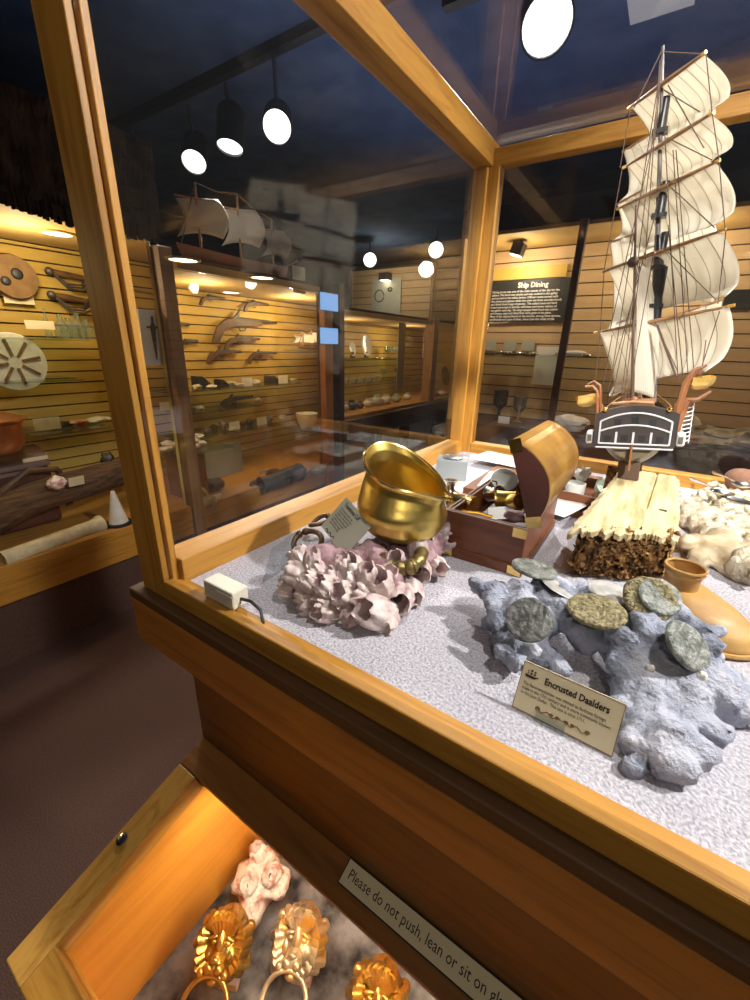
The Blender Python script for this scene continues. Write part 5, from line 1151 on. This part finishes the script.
def vessel(name, label, p, r, h, m, cat, grp=None, prof=None):
    prof = prof or [(0, 0), (.6, 0), (1, .3), (.95, .6), (.5, .85), (.6, 1), (.5, 1), (.4, .85), (.8, .5), (.8, .3), (0, .1)]
    o = MB().lathe([(a * r, b * h) for a, b in prof], None, 20).build(name, M[m], smooth=True, loc=(0, 0, 0)); o.location = p; tag(o, label, cat, grp); return o
zc = .6605
for i, (px, s, m, lab) in enumerate([(344, .04, 'ceramic', 'white cup, first on the far case deck'), (352, .045, 'iron', 'dark pot on the far case deck'), (360, .035, 'iron', 'little dark bowl beside the dark pot'), (368, .04, 'shell', 'white knobby shell on the far case deck'), (377, .055, 'ceramic_g', 'pale green jug on the far case deck'), (386, .05, 'ceramic', 'pale china cup near the tall panel'), (396, .045, 'ceramic_g', 'pale green bowl close to the tall panel'), (407, .04, 'ceramic', 'last white bowl before the tan post')]):
    p = fw(px, 405, .38); p.z = zc; vessel('china_vessel', lab, p, s, s * 1.6, m, 'china', 'vessels on the far case deck')
for i, (px, py) in enumerate([(388, 345), (395, 352), (384, 362), (398, 368)]):
    p = fw(px, py, .12); p.z = zp1 + .0005 if i < 2 else zp2 + .0005; vessel('glass_goblet', ['clear goblet beside the large oval plate', 'clear goblet near the tall panel', 'clear goblet on the card shelf', 'last clear goblet on the card shelf'][i], p, .035, .10, 'bottle', 'goblet', 'goblets in the far wall case', [(0, 0), (.8, 0), (.1, .08), (.1, .45), (.8, .6), (1, 1), (.92, 1), (.7, .62), (0, .5)])
rp = onx(429, 341, -1.95); k = px2m(rp); pt = thing('red_picture', 'red and white picture panel past the tan pine post', 'picture', rp)
MB().box((-.004, -.11, -.02), (0, .11, .09)).build('red_print', M['red'], pt); MB().box((-.004, -.11, -.15), (0, .11, -.025)).build('white_print', M['white_card'], pt)
for i in range(4): MB().box((.0005, -.10 + .055 * i, -.14), (.002, -.075 + .055 * i, -.04)).build('figure_print', M['ink'], pt)
hm = onx(459, 350, -1.95); h_ = thing('halberd_mallet', 'dark long handled mallet standing at the end of the far case', 'mallet', V((hm.x, hm.y, .661)))
MB().box((-.02, -.10, hm.z - .661 - .0), (.02, .10, hm.z - .661 + .06)).build('head', M['rig'], h_, bevel=.006); MB().cyl((0, 0, 0), (0, 0, hm.z - .661), .018, None, 10).build('shaft', M['rig'], h_, smooth=True)
for i, (px, s, m, lab) in enumerate([(425, .05, 'ceramic', 'white dish just past the tan post'), (434, .055, 'copper', 'copper scoop past the tan post'), (446, .06, 'copper', 'copper bowl by the mallet'), (441, .05, 'shell', 'pale shell between the copper pieces')]):
    p = onx(px, 397, -2.0); p.z = zc; vessel('copper_vessel' if m == 'copper' else 'white_dish', lab, p, s, s * .9, m, 'vessel')
yp = onx(445, 376, -2.1); b = MB().lathe([(0, -.004), (.10, 0), (.11, .008), (.10, .008), (0, .003)], ry(PI / 2 - .2), 26).build('yellow_plate', M['bone'], smooth=True, loc=(0, 0, 0)); b.location = V((yp.x, yp.y, yp.z)); tag(b, 'dull yellow plate hung on the wall of the far case', 'plate')
# niche things below
for i in range(1):
    p = onx(405, 448, WX + .2); t = thing('yellow_coral', 'spiky yellow coral in the cream niche', 'coral', V((p.x, p.y, .1605))); m = MB(); rnd = random.Random(4)
    for k in range(46):
        x, y = rnd.uniform(-.08, .08), rnd.uniform(-.20, .20); h = rnd.uniform(.08, .30) * (1 - abs(y) * 2); m.tube([(x, y, 0), (x * 1.2, y * 1.1, h * .6), (x * 1.3 + .01, y * 1.15, h)], [.016, .012, .006], 7)
    m.build('branches', M['yellow_rock'], t, smooth=True)
p = onx(444, 425, WX + .2)
wb_ = vessel('wicker_basket', 'dark wicker basket with a big pale shell on top in the niche', V((p.x, p.y, .1605)), .14, .22, 'gun', 'basket', None, [(0, 0), (.9, 0), (1, .5), (1, 1), (.92, 1), (.9, .1), (0, .05)])
lump('large_conch', 'big pale shell resting on the dark wicker basket', V((p.x, p.y, .1605 + .221)), (.10, .12, .05), 'shell', 'shell', 3)

# ------------------------------------------------------------------ far wall with the dining sign
FY, FB_ = 2.85, 3.3
fc = thing('back_wall_display_case', 'tan slatted wall case behind the glass case with the dining sign', 'display case', (.5, 3.1, 0))
B = lambda n, lo, hi, m, bv=0, par=fc: MB().box(lo, hi).build(n, m, par, w=True, bevel=bv)
slats(M['slat_far'], -1.24, 2.4, .66, 1.80, .076, 'x', FB_, par=fc)
B('back_board', (-1.26, FB_ + .0125, 0), (2.42, FB_ + .05, 1.85), M['groove'])
B('deck_board', (-1.24, FY + .02, .62), (2.4, FB_ - .001, .655), dark_wood['X']); B('front_rail', (-1.26, FY - .02, .50), (2.42, FY + .019, .66), dark_wood['X'], .002)
B('plinth', (-1.26, FY, 0), (2.42, FY + .04, .499), M['floor']); B('soffit', (-1.24, FY, 1.80), (2.4, FB_ - .001, 1.82), M['soffit']); B('header', (-1.26, FY - .01, 1.821), (2.42, FY + .02, 1.95), M['wallp'])
B('end_panel', (-1.26, FY, .66), (-1.241, FB_, 1.82), M['soffit']); B('glass_front', (-1.24, FY - .003, .66), (2.42, FY + .001, 1.80), M['wglass'])
pa, pb_ = ony(581, 262, FY - .03), ony(545, 412, FY - .03)
MB().add
m = MB(); m.box((pa.x - .036, FY - .05, .0), (pa.x + .004, FY - .011, 1.82)); tag(m.build('dark_upright', dark_wood['Z'], bevel=.002), 'dark narrow upright crossing in front of the dining sign edge', 'post')
am = MB().box((ony(494, 274, FB_).x, FB_ - .02, ony(530, 279, FB_).z), (ony(567, 274, FB_).x, FB_ - .0005, ony(530, 267, FB_).z)).build('amber_header_board', M['amber']); tag(am, 'plain amber board directly above the black dining sign', 'board')
s0, s1 = ony(492, 281, FB_ - .02), ony(565, 326, FB_ - .02)
z1, z0 = s0.z - .004, ony(490, 323, FB_ - .02).z + .004
sg = thing('dining_sign', 'black sign about ship dining with white printed paragraph', 'sign', V(((s0.x + s1.x) / 2, FB_ - .02, z0)))
MB().box((s0.x, FB_ - .018, z0), (ony(567, 300, FB_ - .02).x, FB_ - .006, z1)).build('sign_board', M['sign_black'], sg, w=True)
SXX = T((s0.x, FB_ - .0185, z0)) @ rx(PI / 2); Is = ROOT[sg.name].inverted(); sw = ony(567, 300, FB_ - .02).x - s0.x; sh = z1 - z0
text('Ship Dining', .045, M['white_ink'], sg, Is @ SXX @ T((sw * .36, sh - .048, 0)), bold=.0012)
para = 'Dining at sea was one of the main events of the day for the\nsailors. The food was simple and was cooked in the galley\nand carried to the tables below. Officers were served with\nfine plates and glasses while the crew ate from wooden bowls\nand drank from mugs of pewter. The salted meat and hard\nbread were kept in barrels, with beer and water rations of\none gallon each day. On long voyages fresh food was scarce\nand cheese, peas and dried fruit were given in its place.\nMany of the objects found on the wrecks, among them spoons,\ncandlesticks and cups of silver, show how the meals of the\nships were served.'
text(para, .0198, M['white_ink'], sg, Is @ SXX @ T((.012, sh - .078, 0)), name='small_lettering', spacing=1.02, bold=.0004, xs=sw * 1.03 / .56)
tp = ony(519, 262, 3.05); t = thing('track_spotlight', 'small black box spotlight hung under the soffit above the dining sign', 'spotlight', V((tp.x, 3.05, 1.80)), group='ceiling track spotlights')
MB().box((-.035, -.04, -.085), (.035, .04, -.015), ry(.3)).build('housing', M['black'], t); MB().cyl((0, 0, -.03), (0, 0, 0), .01).build('stem', M['black'], t)
MB().box((-.03, -.035, -.090), (.03, .035, -.0855), ry(.3)).build('lamp_face', M['wlamp'], t)
def fb_(px, py, y=FB_ - .012): return ony(px, py, y)
for i, px in enumerate((490, 510, 528)):
    p = fb_(px, 345, FB_ - .02); b = MB().box((-.045, 0, -.04), (.045, .003, .04)).build('description_card', M['grey_card'], loc=(0, 0, 0)); b.location = p; tag(b, 'dull card, one of three pinned in a row under the dining sign', 'card', 'three cards under the dining sign')
pzz = fb_(545, 366, FB_ - .02); b = MB().box((-.075, 0, -.13), (.075, .004, .13)).build('grey_notice', M['white_card'], loc=(0, 0, 0)); b.location = pzz; tag(b, 'tall pale notice sheet low on the slat wall beside the dark upright', 'notice')
za = ony(480, 353, FB_ - .15).z
b = MB().box((ony(480, 353, FB_ - .15).x, FB_ - .16, za - .008), (ony(600, 350, FB_ - .15).x, FB_ - .001, za)).build('glass_shelf', M['shelf_glass']); tag(b, 'glass shelf under the three cards and the dining sign', 'shelf')
for i, px in enumerate((500, 508, 520, 534, 560, 588)):
    p = ony(px, 352, FB_ - .08); p.z = za + .0005; lump('silver_piece', ['small silver piece below the first card', 'branching silver piece below the cards', 'silver spoon bowl below the sign', 'silver fork head below the sign', 'pale knife handle past the upright', 'pale spoon at the shelf end'][i], p, (.035, .02, .010), 'silver', 'silverware', i, 'silver pieces on the sign shelf')
zb2 = ony(560, 392, FB_ - .15).z
for i, (px, s, m, lab) in enumerate([(500, .07, 'iron', 'dark goblet shaped vessel low behind the case corner'), (520, .06, 'dull', 'grey tankard on the far case deck')]):
    p = ony(px, 404, FB_ - .2); p.z = .6555; vessel('dark_vessel', lab, p, s * .7, s * 3, m, 'vessel', None, [(0, 0), (.8, 0), (.2, .1), (.2, .35), (1, .55), (1, 1), (.9, 1), (.8, .6), (0, .5)])
for i, (px, py, y, s, m, lab) in enumerate([(572, 414, 3.0, .07, 'shell', 'pale coral lump on the dark deck edge behind the chest lid'), (742, 428, 3.10, .11, 'rocky', 'large grey green rock at the frame edge behind the ship'), (716, 440, 3.02, .10, 'rocky', 'grey green rock in the middle of the far rock row'), (704, 424, 3.18, .07, 'rocky', 'smaller pale rock closest to the ship'), (690, 436, 2.97, .06, 'rockp', 'brownish purple rock behind the boarding ladder'), (686, 412, 3.20, .06, 'shell', 'whitish lump on top of the far rock row'), (772, 430, 3.0, .10, 'rocky', 'rock cut by the frame edge behind the ship')]):
    p = ony(px, py, y); lump('far_rock', lab, V((p.x, y, .6555)), (s * 1.5, s, max(.03, (p.z - .6555) * .5)), m, 'rock', i + 20)
for px, lab in ((505, 'white card on the dark far deck near the case corner'), (633, 'white card on the dark far deck hidden partly by the ship')):
    p = ony(px, 411, 2.95); b = MB().box((-.04, 0, 0), (.04, .003, .05)).build('description_card', M['white_card'], loc=(0, 0, 0)); b.location = V((p.x, 2.95, .656)); tag(b, lab, 'card')
p = fb_(735, 300); b = MB().box((-.05, 0, -.05), (.10, .004, .05)).build('dark_plaque', M['sign_black'], loc=(0, 0, 0)); b.location = p; tag(b, 'dark plaque on the slat wall behind the ship sails', 'plaque')
sh_ = fb_(575, 356, FB_ - .08); b = MB().ell((0, 0, 0), (.07, .012, .018)).build('pale_dish', M['ceramic'], smooth=True, loc=(0, 0, 0)); b.location = V((sh_.x, sh_.y, za + .019)); tag(b, 'pale oval dish at the upright on the sign shelf', 'dish')

# slatted panel far down the aisle
fp = thing('slat_display_panel', 'tall slatted panel far down the aisle above the low plate case', 'display panel', (-3.2, 5.0, 0))
slats(M['slat_far'], -3.75, -2.55, .3, 2.06, .085, 'x', 5.0, par=fp); MB().box((-3.77, 5.0125, 0), (-2.53, 5.05, 2.08)).build('back_board', M['groove'], fp, w=True)
for x in (-3.78, -2.55): MB().box((x, 4.97, 0), (x + .03, 5.05, 2.09)).build('side_trim', dark_wood['Z'], fp, w=True)
t = thing('wall_lamp', 'small dark lamp on the far slatted panel down the aisle', 'lamp', ony(386, 276, 4.95)); MB().box((-.07, -.07, -.05), (.07, .04, .03)).build('housing', M['black'], t, bevel=.01); MB().box((-.05, -.06, -.056), (.05, .03, -.051)).build('lamp_face', M['wlamp'], t)
p = ony(386, 300, 4.985); t = thing('pale_poster', 'pale poster with faint marks on the far slatted panel', 'poster', p); MB().box((-.22, -.004, -.25), (.22, .0, .25)).build('sheet', M['grey_card'], t)
MB().tube([(-.1 + .07 * math.cos(k * .4), -.006, .05 + .07 * math.sin(k * .4)) for k in range(16)], .006, 5).tube([(.06 + .03 * math.cos(k * .4), -.006, .12 + .02 * math.sin(k * .4)) for k in range(16)], .008, 5).build('printed_marks', M['ink'], t)

for i, (px, z, off) in enumerate([(211, zg1, .16), (231, zg1, .10), (239, zg1, .18), (256, zg1, .12), (293, zg1, .10), (196, zg1, .17), (196, zg2, .12), (256, zg2, .10), (228, zg3, .2), (280, zg3, .10)]):
    p = onx(px, 380, BXW + off); p.z = z + .0005; lump('pale_fragment', 'small pale bone like fragment lying on a glass shelf of the gun case', p, (.022, .030, .011 + .004 * (i % 2)), 'bone' if i % 3 else 'shell', 'fragment', 30 + i, 'pale fragments on the gun case shelves')
# ------------------------------------------------------------------ camera, lights, world
cd = bpy.data.cameras.new('camera'); cd.sensor_fit = 'VERTICAL'; cd.sensor_height = 36; cd.lens = 416 * .036; cd.clip_start = .01; cd.clip_end = 50
co = bpy.data.objects.new('camera', cd); col.objects.link(co)
m3 = Matrix((R3[0], [-a for a in R3[1]], [-a for a in R3[2]])).transposed()
co.matrix_world = T(CAM) @ m3.to_4x4(); bpy.context.scene.camera = co
def spot(name, loc, target, W, angle=60, color=(1, .95, .88), size=.03, blend=.4):
    l = bpy.data.lights.new(name, 'SPOT'); l.energy = W; l.spot_size = math.radians(angle); l.spot_blend = blend; l.color = color; l.shadow_soft_size = size
    o = bpy.data.objects.new(name, l); col.objects.link(o); o.location = loc
    o.rotation_euler = (V(target) - V(loc)).to_track_quat('-Z', 'Y').to_euler(); return o
def point(name, loc, W, color=(1, .8, .5), size=.04):
    l = bpy.data.lights.new(name, 'POINT'); l.energy = W; l.color = color; l.shadow_soft_size = size
    o = bpy.data.objects.new(name, l); col.objects.link(o); o.location = loc; return o
def area(name, loc, target, W, sx, sy, color):
    l = bpy.data.lights.new(name, 'AREA'); l.shape = 'RECTANGLE'; l.size = sx; l.size_y = sy; l.energy = W; l.color = color
    o = bpy.data.objects.new(name, l); col.objects.link(o); o.location = loc
    o.rotation_euler = (V(target) - V(loc)).to_track_quat('-Z', 'Y').to_euler(); return o
# ceiling cans: (lens centre, aim, watts to the room)
CANS = [(onz(547, 25, 2.08), (0, .45, .9), 115, 'hanging over the case, largest and brightest'), (onz(277, 127, 2.0), (-.1, .5, .95), 40, 'over the aisle, facing the case end on'), (onz(230, 147, 2.0), (-1.3, .9, .3), 60, 'over the aisle, tilted down beside a round bright one'),
        (onz(194, 162, 2.0), (-.2, .5, .95), 25, 'over the aisle, second oval lens along the track'), (onz(139, 180, 2.0), (-1.2, .3, .1), 60, 'over the aisle, seen edge on at the end of the track'),
        (onz(436, 250, 2.05), (-.3, 1.2, .9), 20, 'far off, the larger of two small round glows'), (onz(370, 260, 2.05), (-.6, 1.4, .9), 10, 'far off, the smaller of two small glows'),
        (V((.95, .85, 2.1)), (.05, .62, .98), 165, 'out of sight above the case')]
cans_dir = [None, V((.55, -.62, -.55)), V((.1, -.25, -1)), V((.45, -.5, -.75)), V((.2, -.1, -1)), None, None, None]
for i, (p, aim, W, where) in enumerate(CANS):
    if cans_dir[i] is None: d = (V(aim) - p).normalized()
    else: d = cans_dir[i].normalized()
    t = thing('track_spotlight', 'cylindrical black track spotlight ' + where, 'spotlight', p, group='ceiling track spotlights')
    Xc = rot_to(d)
    r = .062 if i not in (0, 5, 6) else .078
    MB().lathe([(0, -.17), (r * .75, -.17), (r, -.15), (r, .004), (r * .93, .004), (r * .93, -.01)], Xc, 24).build('housing', M['black'], t, smooth=True)
    MB().lathe([(0, -.006), (r * .92, -.006), (r * .92, -.012), (0, -.012)], Xc, 24).build('lamp_face', M['lamp'], t.children[0] if t.children else t)
    MB().tube([Xc @ V((0, 0, -.1)), Xc @ V((0, 0, -.1)) + V((0, 0, .03)), V((0, 0, (2.233 if p.z > 1.9 else 2.27) - p.z))], .008, 8).build('stem', M['black'], t)
    spot('spot_%d' % i, p + d * .03, p + (V(aim) - p), W, 70 if i in (0, 7) else 60, (1, .96, .9), .035)
    if i == 1: tr = MB().box((-3.4, p.y - .02, 2.235), (-.3, p.y + .02, 2.27)).build('lighting_track', M['black']); tag(tr, 'long black lighting track on the ceiling over the aisle', 'light track')
tr = MB().box((-.9, 1.7, 2.235), (1.6, 1.74, 2.27)).build('lighting_track', M['black']); tag(tr, 'short black lighting track above the glass case', 'light track')
cp = onz(659, -4, 2.26)
tag(MB().box((cp.x - .09, cp.y - .08, 2.257), (cp.x + .10, cp.y + .10, 2.2699)).build('ceiling_tile', M['white_card'], bevel=.002), 'pale square plate on the dark ceiling above the ship mast', 'ceiling plate')
point('far_panel_light', (-3.0, 4.5, 1.9), 7, (1, .84, .6), .06)
area('cabinet_strip', (-.05, .208, .598), (-.05, .14, .37), 1.5, .6, .02, (1, .80, .52))
spot('visitor_side_track', (.5, -1.2, 2.2), (-.1, .5, .95), 26, 60, (1, .9, .75), .06)
spot('sail_fill', (.62, -.9, 2.18), (-.01, .73, 1.25), 330, 23, (1, .97, .92), .04)  # added unseen beam that whitens the sails of the model ship
spot('over_case_track', (.30, .30, 2.2), (.0, .45, .95), 42, 62, (1, .96, .9), .035)
for i, (x, y, z, W) in enumerate([(-2.08, .05, 1.42, 5), (-2.08, .75, 1.42, 6), (-2.08, 1.50, 1.34, 5), (-2.12, 2.2, 1.34, 6), (-2.1, 2.75, 1.2, 4), (-2.1, 3.7, 1.2, 4), (-.95, 3.05, 1.68, 8), (-.1, 3.05, 1.68, 8), (.8, 3.05, 1.68, 8)]):
    point('case_downlight_%d' % i, (x, y, z), W * (1.0), (1, .82, .5) if i < 6 else (1, .84, .6), .05)
area('ceiling_fill', (-.6, 1.6, 1.86), (-.6, 1.6, 2.4), 6, 2.2, 2.2, (.45, .62, 1))  # added bluish fill aimed upward to lighten the ceiling; no fixture here
w = bpy.data.worlds.new('room_air'); bpy.context.scene.world = w; w.use_nodes = True
w.node_tree.nodes['Background'].inputs[0].default_value = (.9, .7, .5, 1); w.node_tree.nodes['Background'].inputs[1].default_value = .035
sc = bpy.context.scene
sc.view_settings.view_transform = 'Standard'; sc.view_settings.look = 'None'; sc.view_settings.gamma = 1; sc.view_settings.use_curve_mapping = False
sc.view_settings.exposure = 0.0
sc.cycles.transparent_max_bounces = 24; sc.cycles.max_bounces = 8; sc.cycles.use_denoising = True
sc.cycles.caustics_reflective = False; sc.cycles.caustics_refractive = False; sc.cycles.sample_clamp_indirect = 4
